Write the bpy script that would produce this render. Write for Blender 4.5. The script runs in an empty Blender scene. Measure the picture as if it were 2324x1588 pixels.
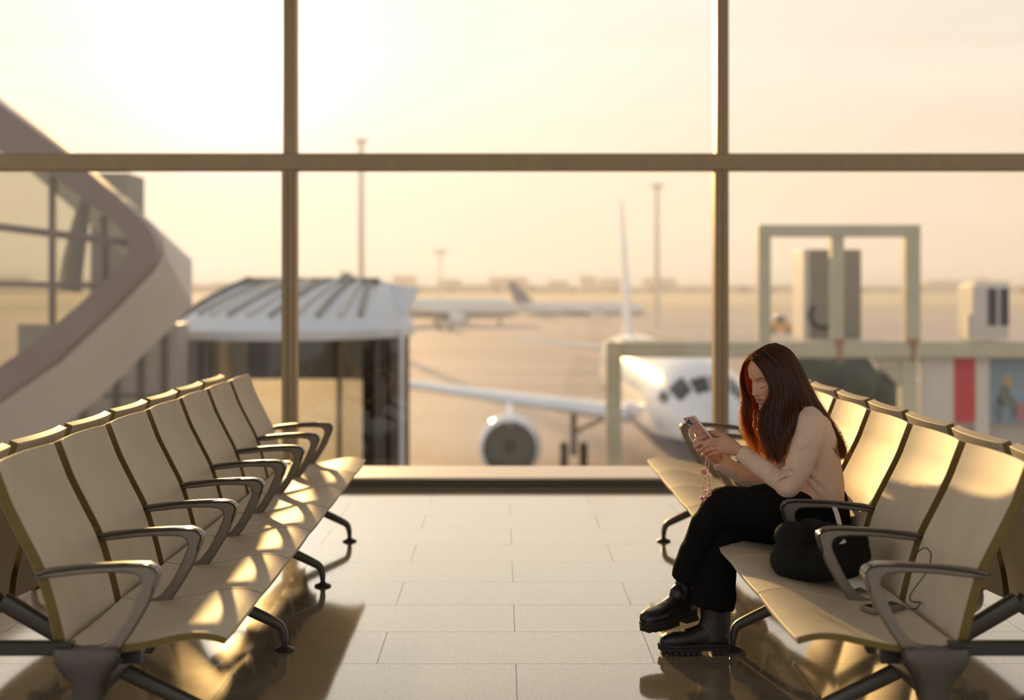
import bpy, bmesh, math, random
import numpy as np
from mathutils import Vector, Matrix, noise as mnoise

random.seed(7)
rng = np.random.default_rng(11)
PI = math.pi
C = bpy.context.scene.collection
F = 3030.0            # focal length in pixels of the 2324 px wide frame
CAM_H = 1.487
VPX, VPY = 1139.0, 648.0

def P(px, py, Y):
    """world point seen at pixel (px,py) at depth Y"""
    return Vector(((px - VPX) * Y / F, Y, CAM_H - (py - VPY) * Y / F))

# ------------------------------------------------------------------ materials
def mat(name, col, rough=0.5, metal=0.0, spec=0.5, noise=None, bump=None, coat=0.0, trans=0.0, ior=None, sheen=0.0):
    m = bpy.data.materials.new(name); m.use_nodes = True
    nt = m.node_tree; b = nt.nodes['Principled BSDF']
    b.inputs['Base Color'].default_value = (*col, 1)
    b.inputs['Roughness'].default_value = rough
    b.inputs['Metallic'].default_value = metal
    b.inputs['Specular IOR Level'].default_value = spec
    b.inputs['Coat Weight'].default_value = coat
    b.inputs['Transmission Weight'].default_value = trans
    b.inputs['Sheen Weight'].default_value = sheen
    if ior: b.inputs['IOR'].default_value = ior
    if noise or bump:
        tc = nt.nodes.new('ShaderNodeTexCoord')
    if noise:
        sc, amt = noise
        n = nt.nodes.new('ShaderNodeTexNoise'); n.inputs['Scale'].default_value = sc; n.inputs['Detail'].default_value = 6
        nt.links.new(tc.outputs['Object'], n.inputs['Vector'])
        r = nt.nodes.new('ShaderNodeValToRGB')
        r.color_ramp.elements[0].position = 0.3; r.color_ramp.elements[1].position = 0.7
        r.color_ramp.elements[0].color = (*[c * (1 - amt) for c in col], 1)
        r.color_ramp.elements[1].color = (*[min(1, c * (1 + amt)) for c in col], 1)
        nt.links.new(n.outputs['Fac'], r.inputs['Fac']); nt.links.new(r.outputs['Color'], b.inputs['Base Color'])
    if bump:
        sc, st = bump
        n2 = nt.nodes.new('ShaderNodeTexNoise'); n2.inputs['Scale'].default_value = sc; n2.inputs['Detail'].default_value = 5
        nt.links.new(tc.outputs['Object'], n2.inputs['Vector'])
        bp = nt.nodes.new('ShaderNodeBump'); bp.inputs['Strength'].default_value = st; bp.inputs['Distance'].default_value = 0.01
        nt.links.new(n2.outputs['Fac'], bp.inputs['Height']); nt.links.new(bp.outputs['Normal'], b.inputs['Normal'])
    return m

M = {}
M['laminate'] = mat('seat_laminate', (.60, .535, .42), .58, noise=(9, .05), bump=(900, .06))
M['plyedge'] = mat('seat_olive_edge', (.17, .115, .022), .5, noise=(30, .1))
M['alu'] = mat('armrest_cast_metal', (.23, .205, .175), .42, metal=.75, noise=(40, .06))
M['casting'] = mat('dark_cast_metal', (.10, .088, .072), .4, metal=.5)
M['pad'] = mat('armrest_polished_cap', (.035, .033, .035), .12, spec=.8, coat=.6)
M['darkmetal'] = mat('beam_dark_metal', (.045, .042, .04), .38, metal=.4)
M['legmetal'] = mat('leg_cast_metal', (.085, .078, .066), .42, metal=.5)
M['rubber'] = mat('foot_rubber', (.03, .028, .025), .45)
M['frame'] = mat('window_frame_bronze', (.38, .29, .18), .45, metal=.2, noise=(12, .06))
M['sill'] = mat('sill_metal', (.90, .78, .64), .32, metal=.3)
M['skirt'] = mat('sill_skirt', (.10, .085, .065), .5)
M['white'] = mat('aircraft_white', (.80, .80, .82), .16, coat=.4)
M['planeblue'] = mat('aircraft_blue', (.05, .08, .20), .25)
M['planegrey'] = mat('aircraft_grey', (.40, .41, .44), .35)
M['ceiling'] = mat('ceiling_panels', (.50, .46, .40), .7)
M['dark'] = mat('dark_recess', (.03, .03, .03), .6)
M['fan'] = mat('engine_fan', (.12, .12, .10), .4, metal=.5)
M['cockpit'] = mat('cockpit_glass', (.02, .03, .04), .1)
M['steelgreen'] = mat('bridge_steel_paint', (.50, .46, .33), .5, noise=(1.5, .08))
M['rust'] = mat('rust_stain', (.35, .18, .08), .7)
M['panelwhite'] = mat('panel_offwhite', (.62, .58, .52), .5, noise=(.8, .05))
M['panelred'] = mat('panel_red', (.52, .03, .035), .5)
M['muralblue'] = mat('mural_blue', (.20, .28, .34), .5, noise=(1.2, .2))
M['hedge'] = mat('hedge_green', (.055, .06, .035), .9, noise=(1.5, .4))
M['boxgrey'] = mat('cabinet_grey', (.30, .27, .22), .6, noise=(1, .1))
M['roofwhite'] = mat('roof_white', (.62, .63, .66), .35, noise=(.7, .05))
M['roofdark'] = mat('roof_dark', (.20, .18, .16), .6)
M['columndark'] = mat('column_dark', (.11, .09, .07), .4)
M['fascia'] = mat('fascia_brown', (.22, .16, .14), .45, noise=(.6, .08))
M['wallgrey'] = mat('wall_grey', (.42, .38, .33), .55, noise=(.5, .12))
M['mastgrey'] = mat('mast_grey', (.85, .76, .62), .5)
M['orange'] = mat('vehicle_orange', (.75, .30, .06), .5)
M['yellow'] = mat('vehicle_yellow', (.75, .55, .08), .5)
M['cable'] = mat('cable_black', (.01, .01, .01), .4)
M['powerbank'] = mat('power_bank_silver', (.30, .28, .26), .3, metal=.6)
M['tissue'] = mat('tissue_white', (.75, .72, .68), .8)
M['skin'] = None

def glass_mat(name, tint=(.95, .96, .95), rough=.0, refl=1.0):
    m = bpy.data.materials.new(name); m.use_nodes = True; nt = m.node_tree; nt.nodes.clear()
    out = nt.nodes.new('ShaderNodeOutputMaterial'); tr = nt.nodes.new('ShaderNodeBsdfTransparent'); tr.inputs[0].default_value = (*tint, 1)
    gl = nt.nodes.new('ShaderNodeBsdfGlossy'); gl.inputs['Roughness'].default_value = rough
    fr = nt.nodes.new('ShaderNodeFresnel'); fr.inputs[0].default_value = 1.45
    mu = nt.nodes.new('ShaderNodeMath'); mu.operation = 'MULTIPLY'; mu.inputs[1].default_value = refl
    mx = nt.nodes.new('ShaderNodeMixShader')
    nt.links.new(fr.outputs[0], mu.inputs[0]); nt.links.new(mu.outputs[0], mx.inputs[0]); nt.links.new(tr.outputs[0], mx.inputs[1])
    nt.links.new(gl.outputs[0], mx.inputs[2]); nt.links.new(mx.outputs[0], out.inputs[0])
    return m
M['glass'] = glass_mat('window_glass')
M['tint'] = glass_mat('tinted_glass', (.74, .73, .66), refl=1.6)

def floor_mat():
    m = bpy.data.materials.new('polished_granite_tile'); m.use_nodes = True; nt = m.node_tree; b = nt.nodes['Principled BSDF']
    N, L = nt.nodes.new, nt.links.new
    tc = N('ShaderNodeTexCoord'); mp = N('ShaderNodeMapping'); L(tc.outputs['Object'], mp.inputs[0])
    mp.inputs['Location'].default_value = (.492, -4.768, 0)
    br = N('ShaderNodeTexBrick'); L(mp.outputs[0], br.inputs['Vector'])
    br.offset = .5; br.inputs['Scale'].default_value = 1; br.inputs['Mortar Size'].default_value = .0022
    br.inputs['Brick Width'].default_value = 1.094; br.inputs['Row Height'].default_value = .484
    br.inputs['Color1'].default_value = (.33, .30, .245, 1); br.inputs['Color2'].default_value = (.365, .33, .27, 1)
    br.inputs['Mortar'].default_value = (.07, .055, .035, 1); br.inputs['Mortar Smooth'].default_value = .1
    n = N('ShaderNodeTexNoise'); n.inputs['Scale'].default_value = 130; n.inputs['Detail'].default_value = 3; L(tc.outputs['Object'], n.inputs['Vector'])
    r = N('ShaderNodeValToRGB'); r.color_ramp.elements[0].position = .33; r.color_ramp.elements[0].color = (.45, .42, .38, 1)
    r.color_ramp.elements[1].position = .47; r.color_ramp.elements[1].color = (1, 1, 1, 1); L(n.outputs['Fac'], r.inputs['Fac'])
    mx = N('ShaderNodeMix'); mx.data_type = 'RGBA'; mx.blend_type = 'MULTIPLY'; mx.inputs[0].default_value = .8
    L(br.outputs['Color'], mx.inputs[6]); L(r.outputs['Color'], mx.inputs[7]); L(mx.outputs[2], b.inputs['Base Color'])
    n3 = N('ShaderNodeTexNoise'); n3.inputs['Scale'].default_value = 2.2; L(tc.outputs['Object'], n3.inputs['Vector'])
    mr = N('ShaderNodeMapRange'); mr.inputs[3].default_value = .05; mr.inputs[4].default_value = .10; L(n3.outputs['Fac'], mr.inputs[0]); L(mr.outputs[0], b.inputs['Roughness'])
    b.inputs['IOR'].default_value = 2.2; b.inputs['Coat IOR'].default_value = 1.9; b.inputs['Coat Roughness'].default_value = .06; b.inputs['Coat Tint'].default_value = (1, .97, .90, 1)
    b.inputs['Specular Tint'].default_value = (1, .95, .84, 1)
    inv = N('ShaderNodeMath'); inv.operation = 'MULTIPLY_ADD'; L(br.outputs['Fac'], inv.inputs[0]); inv.inputs[1].default_value = -.6; inv.inputs[2].default_value = .85
    sp = N('ShaderNodeMath'); sp.operation = 'MULTIPLY'; L(inv.outputs[0], sp.inputs[0]); L(r.outputs['Color'], sp.inputs[1]); L(sp.outputs[0], b.inputs['Coat Weight'])
    s2 = N('ShaderNodeMath'); s2.operation = 'MULTIPLY_ADD'; L(br.outputs['Fac'], s2.inputs[0]); s2.inputs[1].default_value = -.45; s2.inputs[2].default_value = .5; L(s2.outputs[0], b.inputs['Specular IOR Level'])
    return m
M['floor'] = floor_mat()

def ground_mat():
    m = bpy.data.materials.new('apron_ground'); m.use_nodes = True; nt = m.node_tree; b = nt.nodes['Principled BSDF']
    N, L = nt.nodes.new, nt.links.new
    tc = N('ShaderNodeTexCoord'); mp = N('ShaderNodeMapping'); mp.inputs['Scale'].default_value = (.02, .06, 1); L(tc.outputs['Object'], mp.inputs[0])
    n = N('ShaderNodeTexNoise'); n.inputs['Scale'].default_value = 1; n.inputs['Detail'].default_value = 4; L(mp.outputs[0], n.inputs['Vector'])
    r = N('ShaderNodeValToRGB'); r.color_ramp.elements[0].position = .35; r.color_ramp.elements[0].color = (.42, .34, .30, 1)
    r.color_ramp.elements[1].position = .65; r.color_ramp.elements[1].color = (.55, .455, .41, 1); L(n.outputs['Fac'], r.inputs['Fac'])
    L(r.outputs['Color'], b.inputs['Base Color']); b.inputs['Roughness'].default_value = .75
    b.inputs['Specular IOR Level'].default_value = .3
    return m
M['ground'] = ground_mat()
M['grass'] = mat('airfield_grass', (.38, .33, .24), .95, noise=(.02, .15))
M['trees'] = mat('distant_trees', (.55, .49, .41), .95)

# ------------------------------------------------------------------ helpers
def tag(o, label=None, cat=None, group=None, kind=None):
    if label: o['label'] = label
    if cat: o['category'] = cat
    if group: o['group'] = group
    if kind: o['kind'] = kind
    return o
def empty(name, loc, label=None, cat=None, group=None):
    o = bpy.data.objects.new(name, None); C.objects.link(o); o.location = loc; o.empty_display_size = .1
    return tag(o, label, cat, group)

class MB:
    """collects geometry in WORLD coordinates, then links it as one object"""
    def __init__(s): s.v = []; s.f = []; s.mi = []
    def add(s, v, f, mi=0):
        o = len(s.v); s.v += [tuple(p) for p in v]; s.f += [tuple(i + o for i in q) for q in f]
        s.mi += [mi] * len(f) if isinstance(mi, int) else list(mi); return s
    def box(s, x0, x1, y0, y1, z0, z1, mi=0, m=None):
        v = [Vector((x, y, z)) for x in (x0, x1) for y in (y0, y1) for z in (z0, z1)]
        if m: v = [m @ p for p in v]
        return s.add(v, [(0, 1, 3, 2), (4, 6, 7, 5), (0, 4, 5, 1), (2, 3, 7, 6), (0, 2, 6, 4), (1, 5, 7, 3)], mi)
    def rings(s, rings, closed=True, cap=True, mi=0):
        n = len(rings[0]); v = [p for r in rings for p in r]; f = []
        for i in range(len(rings) - 1):
            for j in range(n if closed else n - 1):
                a, b = i * n + j, i * n + (j + 1) % n
                f.append((a, b, b + n, a + n))
        if cap and closed:
            f.append(tuple(range(n))[::-1]); f.append(tuple((len(rings) - 1) * n + j for j in range(n)))
        return s.add(v, f, mi)
    def tube(s, pts, radii, n=12, cap=True, mi=0, flat=None, up=None):
        pts = [Vector(p) for p in pts]
        if not hasattr(radii, '__len__'): radii = [radii] * len(pts)
        rings = []; prev = None
        for i, p in enumerate(pts):
            t = (pts[min(i + 1, len(pts) - 1)] - pts[max(i - 1, 0)])
            t = t.normalized() if t.length > 1e-9 else Vector((0, 0, 1))
            if prev is None:
                a = up or (Vector((0, 0, 1)) if abs(t.z) < .9 else Vector((1, 0, 0)))
                u = t.cross(a).normalized()
            else:
                u = (prev - t * prev.dot(t)).normalized()
            prev = u; w = t.cross(u)
            r = radii[i]
            ra, rb = (r if hasattr(r, '__len__') else (r, r))
            rings.append([p + u * math.cos(2 * PI * k / n) * ra + w * math.sin(2 * PI * k / n) * rb for k in range(n)])
        return s.rings(rings, True, cap, mi)
    def ball(s, c, r, nu=20, nv=12, mi=0, m=None):
        r = r if hasattr(r, '__len__') else (r, r, r); rings = []
        for i in range(nv + 1):
            a = PI * (i + .02 if i == 0 else (i - .02 if i == nv else i)) / nv
            ring = []
            for k in range(nu):
                b = 2 * PI * k / nu
                p = Vector((math.sin(a) * math.cos(b) * r[0], math.sin(a) * math.sin(b) * r[1], math.cos(a) * r[2]))
                if m: p = m @ p
                ring.append(p + Vector(c))
            rings.append(ring)
        return s.rings(rings, True, True, mi)
    def capsule(s, pts, radii, n=14, mi=0, sub=5):
        """smooth tapered chain with round ends"""
        pts = [Vector(p) for p in pts]; q, rr = smooth_path(pts, radii, sub)
        d0 = (q[0] - q[1]).normalized(); d1 = (q[-1] - q[-2]).normalized(); a = []; b = []
        for t in (.97, .8, .5, .2):
            a.append((q[0] + d0 * rr[0] * t, rr[0] * math.sqrt(1 - t * t)))
        for t in (.2, .5, .8, .97):
            b.append((q[-1] + d1 * rr[-1] * t, rr[-1] * math.sqrt(1 - t * t)))
        P_ = [x[0] for x in a] + q + [x[0] for x in b]; R_ = [x[1] for x in a] + rr + [x[1] for x in b]
        return s.tube(P_, R_, n, True, mi)
    def prism(s, outline, axis, a, b, mi=0):
        """outline: list of 2D points; axis 'y': (x,z) extruded a..b ; 'x': (y,z) ; 'z': (x,y)"""
        def mk(p, t): return {'y': (p[0], t, p[1]), 'x': (t, p[0], p[1]), 'z': (p[0], p[1], t)}[axis]
        n = len(outline); v = [mk(p, a) for p in outline] + [mk(p, b) for p in outline]
        f = [(i, (i + 1) % n, (i + 1) % n + n, i + n) for i in range(n)] + [tuple(range(n))[::-1], tuple(range(n, 2 * n))]
        return s.add(v, f, mi)
    def xform(s, m): s.v = [tuple(m @ Vector(p)) for p in s.v]; return s
    def build(s, name, mats, parent=None, smooth=True, bevel=0, angle=40, label=None):
        me = bpy.data.meshes.new(name)
        v = s.v
        if parent is not None:
            iv = world_of(parent).inverted(); v = [tuple(iv @ Vector(p)) for p in v]
        me.from_pydata(v, [], s.f)
        for m_ in (mats if isinstance(mats, (list, tuple)) else [mats]): me.materials.append(m_)
        me.polygons.foreach_set('material_index', s.mi)
        bm = bmesh.new(); bm.from_mesh(me); bmesh.ops.recalc_face_normals(bm, faces=bm.faces); bm.to_mesh(me); bm.free()
        o = bpy.data.objects.new(name, me); C.objects.link(o)
        if parent is not None: o.parent = parent
        if smooth:
            me.polygons.foreach_set('use_smooth', [True] * len(me.polygons))
            if angle is not None:
                try: me.set_sharp_from_angle(angle=math.radians(angle))
                except Exception: pass
        if bevel:
            b = o.modifiers.new('bev', 'BEVEL'); b.width = bevel; b.segments = 3; b.limit_method = 'ANGLE'; b.angle_limit = math.radians(35); b.harden_normals = False
        if label: o['label'] = label
        return o

def world_of(o):
    m = Matrix.Identity(4)
    chain = []
    while o is not None: chain.append(o); o = o.parent
    for q in reversed(chain): m = m @ Matrix.LocRotScale(q.location, q.rotation_euler, q.scale)
    return m

def catmull(pts, sub):
    pts = [Vector(p) for p in pts]; out = []
    for i in range(len(pts) - 1):
        p0 = pts[max(i - 1, 0)]; p1 = pts[i]; p2 = pts[i + 1]; p3 = pts[min(i + 2, len(pts) - 1)]
        for k in range(sub):
            t = k / sub
            out.append(.5 * ((2 * p1) + (p2 - p0) * t + (2 * p0 - 5 * p1 + 4 * p2 - p3) * t * t + (3 * p1 - p0 - 3 * p2 + p3) * t ** 3))
    out.append(pts[-1].copy()); return out
def smooth_path(pts, radii, sub):
    if not hasattr(radii, '__len__'): radii = [radii] * len(pts)
    q = catmull(pts, sub); rr = []
    for i in range(len(pts) - 1):
        for k in range(sub):
            t = k / sub; rr.append(radii[i] * (1 - t) + radii[i + 1] * t)
    rr.append(radii[-1]); return q, rr

def remeshed(mb, name, mats, parent, voxel, smooth=4, factor=.5, label=None):
    """union of overlapping closed shapes as one continuous smooth skin"""
    me = bpy.data.meshes.new(name + '_src'); me.from_pydata(mb.v, [], mb.f)
    bm = bmesh.new(); bm.from_mesh(me); bmesh.ops.recalc_face_normals(bm, faces=bm.faces); bm.to_mesh(me); bm.free()
    t = bpy.data.objects.new(name + '_src', me); C.objects.link(t)
    r = t.modifiers.new('r', 'REMESH'); r.mode = 'VOXEL'; r.voxel_size = voxel; r.use_smooth_shade = True
    s = t.modifiers.new('s', 'SMOOTH'); s.iterations = smooth; s.factor = factor
    dg = bpy.context.evaluated_depsgraph_get(); ev = t.evaluated_get(dg)
    nm = bpy.data.meshes.new_from_object(ev); bpy.data.objects.remove(t); bpy.data.meshes.remove(me)
    nm.name = name; nm.materials.clear()
    for m_ in (mats if isinstance(mats, (list, tuple)) else [mats]): nm.materials.append(m_)
    if parent is not None: nm.transform(world_of(parent).inverted())
    nm.polygons.foreach_set('use_smooth', [True] * len(nm.polygons))
    o = bpy.data.objects.new(name, nm); C.objects.link(o)
    if parent is not None: o.parent = parent
    if label: o['label'] = label
    return o

def dup_child(src, parent, delta=None, parent_root=None):
    """copy a part (and its sub-parts) under its thing, moved by delta"""
    c = src.copy(); C.objects.link(c); c.parent = parent
    if delta is not None: c.location = src.location + Vector(delta)
    for ch in src.children:
        d = ch.copy(); C.objects.link(d); d.parent = c
    return c

# ------------------------------------------------------------------ camera, sky, sun
cam = bpy.data.cameras.new('camera'); co = bpy.data.objects.new('camera', cam); C.objects.link(co)
co.location = (0, 0, CAM_H); co.rotation_euler = (PI / 2, 0, 0)
cam.sensor_width = 36; cam.lens = F / 2324 * 36; cam.shift_x = 23 / 2324; cam.shift_y = -146 / 2324
cam.clip_end = 6000; cam.clip_start = .05
cam.dof.use_dof = True; cam.dof.focus_distance = 5.35; cam.dof.aperture_fstop = 1.35; cam.dof.aperture_blades = 0
bpy.context.scene.camera = co
vs = bpy.context.scene.view_settings; vs.view_transform = 'Standard'; vs.look = 'None'; vs.exposure = 0; vs.gamma = 1; vs.use_curve_mapping = False

SUN_AZ, SUN_EL = math.radians(11.5), math.radians(10.0)
sun_dir = Vector((-math.sin(SUN_AZ) * math.cos(SUN_EL), math.cos(SUN_AZ) * math.cos(SUN_EL), math.sin(SUN_EL)))
sl = bpy.data.lights.new('sun', 'SUN'); sl.energy = 6.0; sl.color = (1, .60, .23); sl.angle = math.radians(1.2)
so = bpy.data.objects.new('sun', sl); C.objects.link(so); so.rotation_euler = sun_dir.to_track_quat('Z', 'Y').to_euler(); so.location = (-20, 60, 30)

def make_world():
    w = bpy.data.worlds.new('hazy_evening_sky'); bpy.context.scene.world = w; w.use_nodes = True; nt = w.node_tree; nt.nodes.clear()
    N, L = nt.nodes.new, nt.links.new
    out = N('ShaderNodeOutputWorld'); bg = N('ShaderNodeBackground'); L(bg.outputs[0], out.inputs[0])
    tc = N('ShaderNodeTexCoord'); sep = N('ShaderNodeSeparateXYZ'); L(tc.outputs['Generated'], sep.inputs[0])
    def ramp(src, stops):
        r = N('ShaderNodeValToRGB'); L(src, r.inputs['Fac']); e = r.color_ramp.elements
        e[0].position, e[0].color = stops[0][0], (*stops[0][1], 1); e[1].position, e[1].color = stops[-1][0], (*stops[-1][1], 1)
        for p, c in stops[1:-1]:
            q = e.new(p); q.color = (*c, 1)
        return r.outputs['Color']
    def maprange(src, a, b, c=0, d=1):
        m = N('ShaderNodeMapRange'); L(src, m.inputs[0]); m.inputs[1].default_value = a; m.inputs[2].default_value = b; m.inputs[3].default_value = c; m.inputs[4].default_value = d; return m.outputs[0]
    el = maprange(sep.outputs['Z'], -.1, .9)
    # front (west) half: evening haze; z=0 -> .1
    front = ramp(el, [(0, (.62, .50, .38)), (.095, (.84, .69, .53)), (.115, (1.16, .97, .76)), (.15, (1.24, 1.03, .82)), (.20, (1.24, 1.04, .86)), (.30, (1.28, 1.14, 1.0)), (.42, (.95, .90, .84)), (1, (.50, .54, .60))])
    back = ramp(el, [(0, (.58, .50, .43)), (.10, (.84, .74, .65)), (.3, (.97, .90, .83)), (1, (.50, .54, .60))])
    side = maprange(sep.outputs['Y'], -.25, .55)
    mx = N('ShaderNodeMix'); mx.data_type = 'RGBA'; L(side, mx.inputs[0]); L(back, mx.inputs[6]); L(front, mx.inputs[7])
    # darker towards the right
    rt = maprange(sep.outputs['X'], -.1, .45, 1.03, .80)
    vm = N('ShaderNodeVectorMath'); vm.operation = 'SCALE'; L(mx.outputs[2], vm.inputs[0]); L(rt, vm.inputs['Scale'])
    # thin cloud streaks
    mp = N('ShaderNodeMapping'); mp.inputs['Scale'].default_value = (3, 3, 16); L(tc.outputs['Generated'], mp.inputs[0])
    cn = N('ShaderNodeTexNoise'); cn.inputs['Scale'].default_value = 2.0; cn.inputs['Detail'].default_value = 4; L(mp.outputs[0], cn.inputs['Vector'])
    cr = maprange(cn.outputs['Fac'], .45, .7, 0, .07)
    # glow round the sun
    dt = N('ShaderNodeVectorMath'); dt.operation = 'DOT_PRODUCT'; L(tc.outputs['Generated'], dt.inputs[0]); dt.inputs[1].default_value = sun_dir
    def powr(e, k):
        mxx = N('ShaderNodeMath'); mxx.operation = 'MAXIMUM'; L(dt.outputs['Value'], mxx.inputs[0]); mxx.inputs[1].default_value = 0
        p = N('ShaderNodeMath'); p.operation = 'POWER'; L(mxx.outputs[0], p.inputs[0]); p.inputs[1].default_value = e
        q = N('ShaderNodeMath'); q.operation = 'MULTIPLY'; L(p.outputs[0], q.inputs[0]); q.inputs[1].default_value = k; return q.outputs[0]
    def scalecol(val, col):
        s = N('ShaderNodeVectorMath'); s.operation = 'SCALE'; s.inputs[0].default_value = col; L(val, s.inputs['Scale']); return s.outputs[0]
    acc = vm.outputs[0]
    for src in (scalecol(powr(26, .22), (1, .94, .86)), scalecol(powr(420, 1.0), (1, .97, .90)), scalecol(powr(6000, 6.0), (1, .9, .7)), scalecol(cr, (1, .9, .8))):
        a = N('ShaderNodeVectorMath'); a.operation = 'ADD'; L(acc, a.inputs[0]); L(src, a.inputs[1]); acc = a.outputs[0]
    L(acc, bg.inputs['Color']); bg.inputs['Strength'].default_value = 1.0
make_world()

# ------------------------------------------------------------------ the setting
def structure(o): o['kind'] = 'structure'; return o
WY = 10.35                                        # window plane
structure(MB().box(-9, 9, -3, 10.43, -.25, 0).build('floor', M['floor'], smooth=False))
# sill in front of the glazing, dark skirt below it
sk = MB().box(-9, 9, 9.90, 10.5, .002, .05).build('baseboard_far', M['skirt'], smooth=False); structure(sk)
si = MB().box(-9, 9, 9.88, 10.5, .05, .068).build('window_sill', M['sill'], parent=None, bevel=.004); si.name = 'trim_1'; structure(si)
gx = [-8.326, -4.986, -1.646, 1.698, 5.038, 8.378]
mw = .054
TZ = 2.443
H_TOP = 5.6
for i, x in enumerate(gx):
    mb = MB().box(x - mw, x + mw, 10.30, 10.46, .068, TZ - .06).box(x - mw + .012, x + mw, 10.30, 10.46, TZ + .06, H_TOP)
    mb.box(x - .035, x - .012, 10.285, 10.31, .068, TZ - .065).box(x + .012, x + .035, 10.285, 10.31, .068, TZ - .065)
    o = mb.build('trim_%d' % (i + 2), M['frame'], bevel=.006); structure(o)
o = MB().box(-9, 9, 10.29, 10.46, TZ - .065, TZ + .065).build('trim_8', M['frame'], bevel=.01); structure(o)
o = MB().box(-9, 9, 10.29, 10.46, H_TOP, H_TOP + .13).build('trim_9', M['frame'], bevel=.01); structure(o)
k = 1
for a, b in zip(gx[:-1], gx[1:]):
    for z0, z1 in ((.068, TZ - .065), (TZ + .065, H_TOP)):
        o = MB().box(a + mw, b - mw, 10.40, 10.412, z0, z1).build('window_%d' % k, M['glass'], smooth=False); structure(o); k += 1
structure(MB().box(-9, 9, -3, 10.5, H_TOP + .13, H_TOP + .4).build('ceiling', M['ceiling'], smooth=False))
GZ = CAM_H - 8.4
structure(MB().box(-900, 900, 11.5, 420, GZ - 1, GZ).build('apron_ground', M['ground'], smooth=False))
structure(MB().box(-3000, 3000, 420, 5000, GZ - 1.2, GZ - .05).build('grass_field', M['grass'], smooth=False))
# ------------------------------------------------------------------ bench seating
PITCH = .58
def NY(n): return n * PITCH
Y0 = NY(6.83)
back_prof = [(1.526, .958), (1.500, .890), (1.476, .830), (1.428, .735), (1.383, .645), (1.352, .550), (1.326, .450), (1.308, .365), (1.300, .285)]
seat_prof = [(1.292, .424), (1.22, .414), (1.12, .418), (1.04, .432), (.96, .449), (.90, .454), (.855, .449), (.817, .438)]

def shell(prof, y0, y1, thick, dish, sx, ox, sub=5, nt=12, rcorner=.018, front=1, dish_dir=(1, 0)):
    """curved plywood shell: profile in (u,h), width along y; sx mirrors; returns MB, material 0 faces, 1 edges"""
    q = catmull([Vector((a, 0, b)) for a, b in prof], sub); n = len(q)
    nr = []
    for i in range(n):
        t = (q[min(i + 1, n - 1)] - q[max(i - 1, 0)]).normalized(); nr.append(Vector((t.z, 0, -t.x)))   # one side normal
    A = []; B = []
    for i in range(n):
        ra = []; rb = []
        e = min(i, n - 1 - i) / (n - 1)
        for k in range(nt + 1):
            t = k / nt; w = 2 * t - 1
            y = y0 + (y1 - y0) * t
            d = dish * (abs(w) ** 2.2 - .35)
            off = Vector((-d * dish_dir[0], 0, d * dish_dir[1]))
            p = q[i] + off
            def W(p): return Vector((sx * p.x + ox, y, p.z))
            ra.append(W(p)); rb.append(W(p + nr[i] * thick * front))
        A.append(ra); B.append(rb)
    mb = MB(); m1 = nt + 1
    v = [p for r in A for p in r] + [p for r in B for p in r]; o = n * m1; f = []; mi = []
    for i in range(n - 1):
        for k in range(nt):
            a = i * m1 + k
            f.append((a, a + 1, a + 1 + m1, a + m1)); mi.append(0)
            f.append((o + a, o + a + m1, o + a + 1 + m1, o + a + 1)); mi.append(0)
    for i in range(n - 1):
        for k in (0, nt):
            a = i * m1 + k; f.append((a, a + m1, o + a + m1, o + a)); mi.append(1)
    for k in range(nt):
        for i in (0, n - 1):
            a = i * m1 + k; f.append((a, a + 1, o + a + 1, o + a)); mi.append(0)
    mb.add(v, f, mi); return mb

arm_out = [(1.385, .640), (1.329, .652), (1.25, .660), (1.199, .664), (1.12, .668), (1.068, .668), (1.036, .664), (1.018, .652), (1.012, .634), (1.023, .600),
           (1.05, .534), (1.078, .487), (1.101, .450), (1.125, .418), (1.150, .392), (1.19, .382), (1.31, .385), (1.318, .410), (1.296, .418),
           (1.20, .420), (1.176, .426), (1.155, .440), (1.127, .475), (1.105, .512), (1.088, .548), (1.070, .588), (1.066, .604), (1.070, .622), (1.086, .634), (1.12, .637), (1.179, .637), (1.25, .632), (1.296, .626), (1.385, .618)]
pad_out = [(1.392, .628), (1.392, .640), (1.329, .655), (1.25, .664), (1.199, .668), (1.12, .673), (1.068, .673), (1.034, .669), (1.014, .655), (1.007, .634), (1.018, .598),
           (1.012+.012, .634+.0), ]

def strip(path, wid, th, sx, ox, y):
    """rounded band following an (u,h) path, lying above it"""
    q = catmull([Vector((a, 0, b)) for a, b in path], 4); n = len(q); rings = []
    for i in range(n):
        t = (q[min(i + 1, n - 1)] - q[max(i - 1, 0)]).normalized(); nn = Vector((t.z, 0, -t.x))
        e = min(i, n - 1 - i); k = min(1, .35 + .22 * e)
        ring = []
        for (a, b) in ((-1, .0), (-1, .45), (-.8, .85), (-.4, 1), (.4, 1), (.8, .85), (1, .45), (1, 0)):
            p = q[i] + nn * b * th * k * -1
            ring.append(Vector((sx * p.x + ox, y + a * wid * k, p.z)))
        rings.append(ring)
    return MB().rings(rings)

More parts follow.
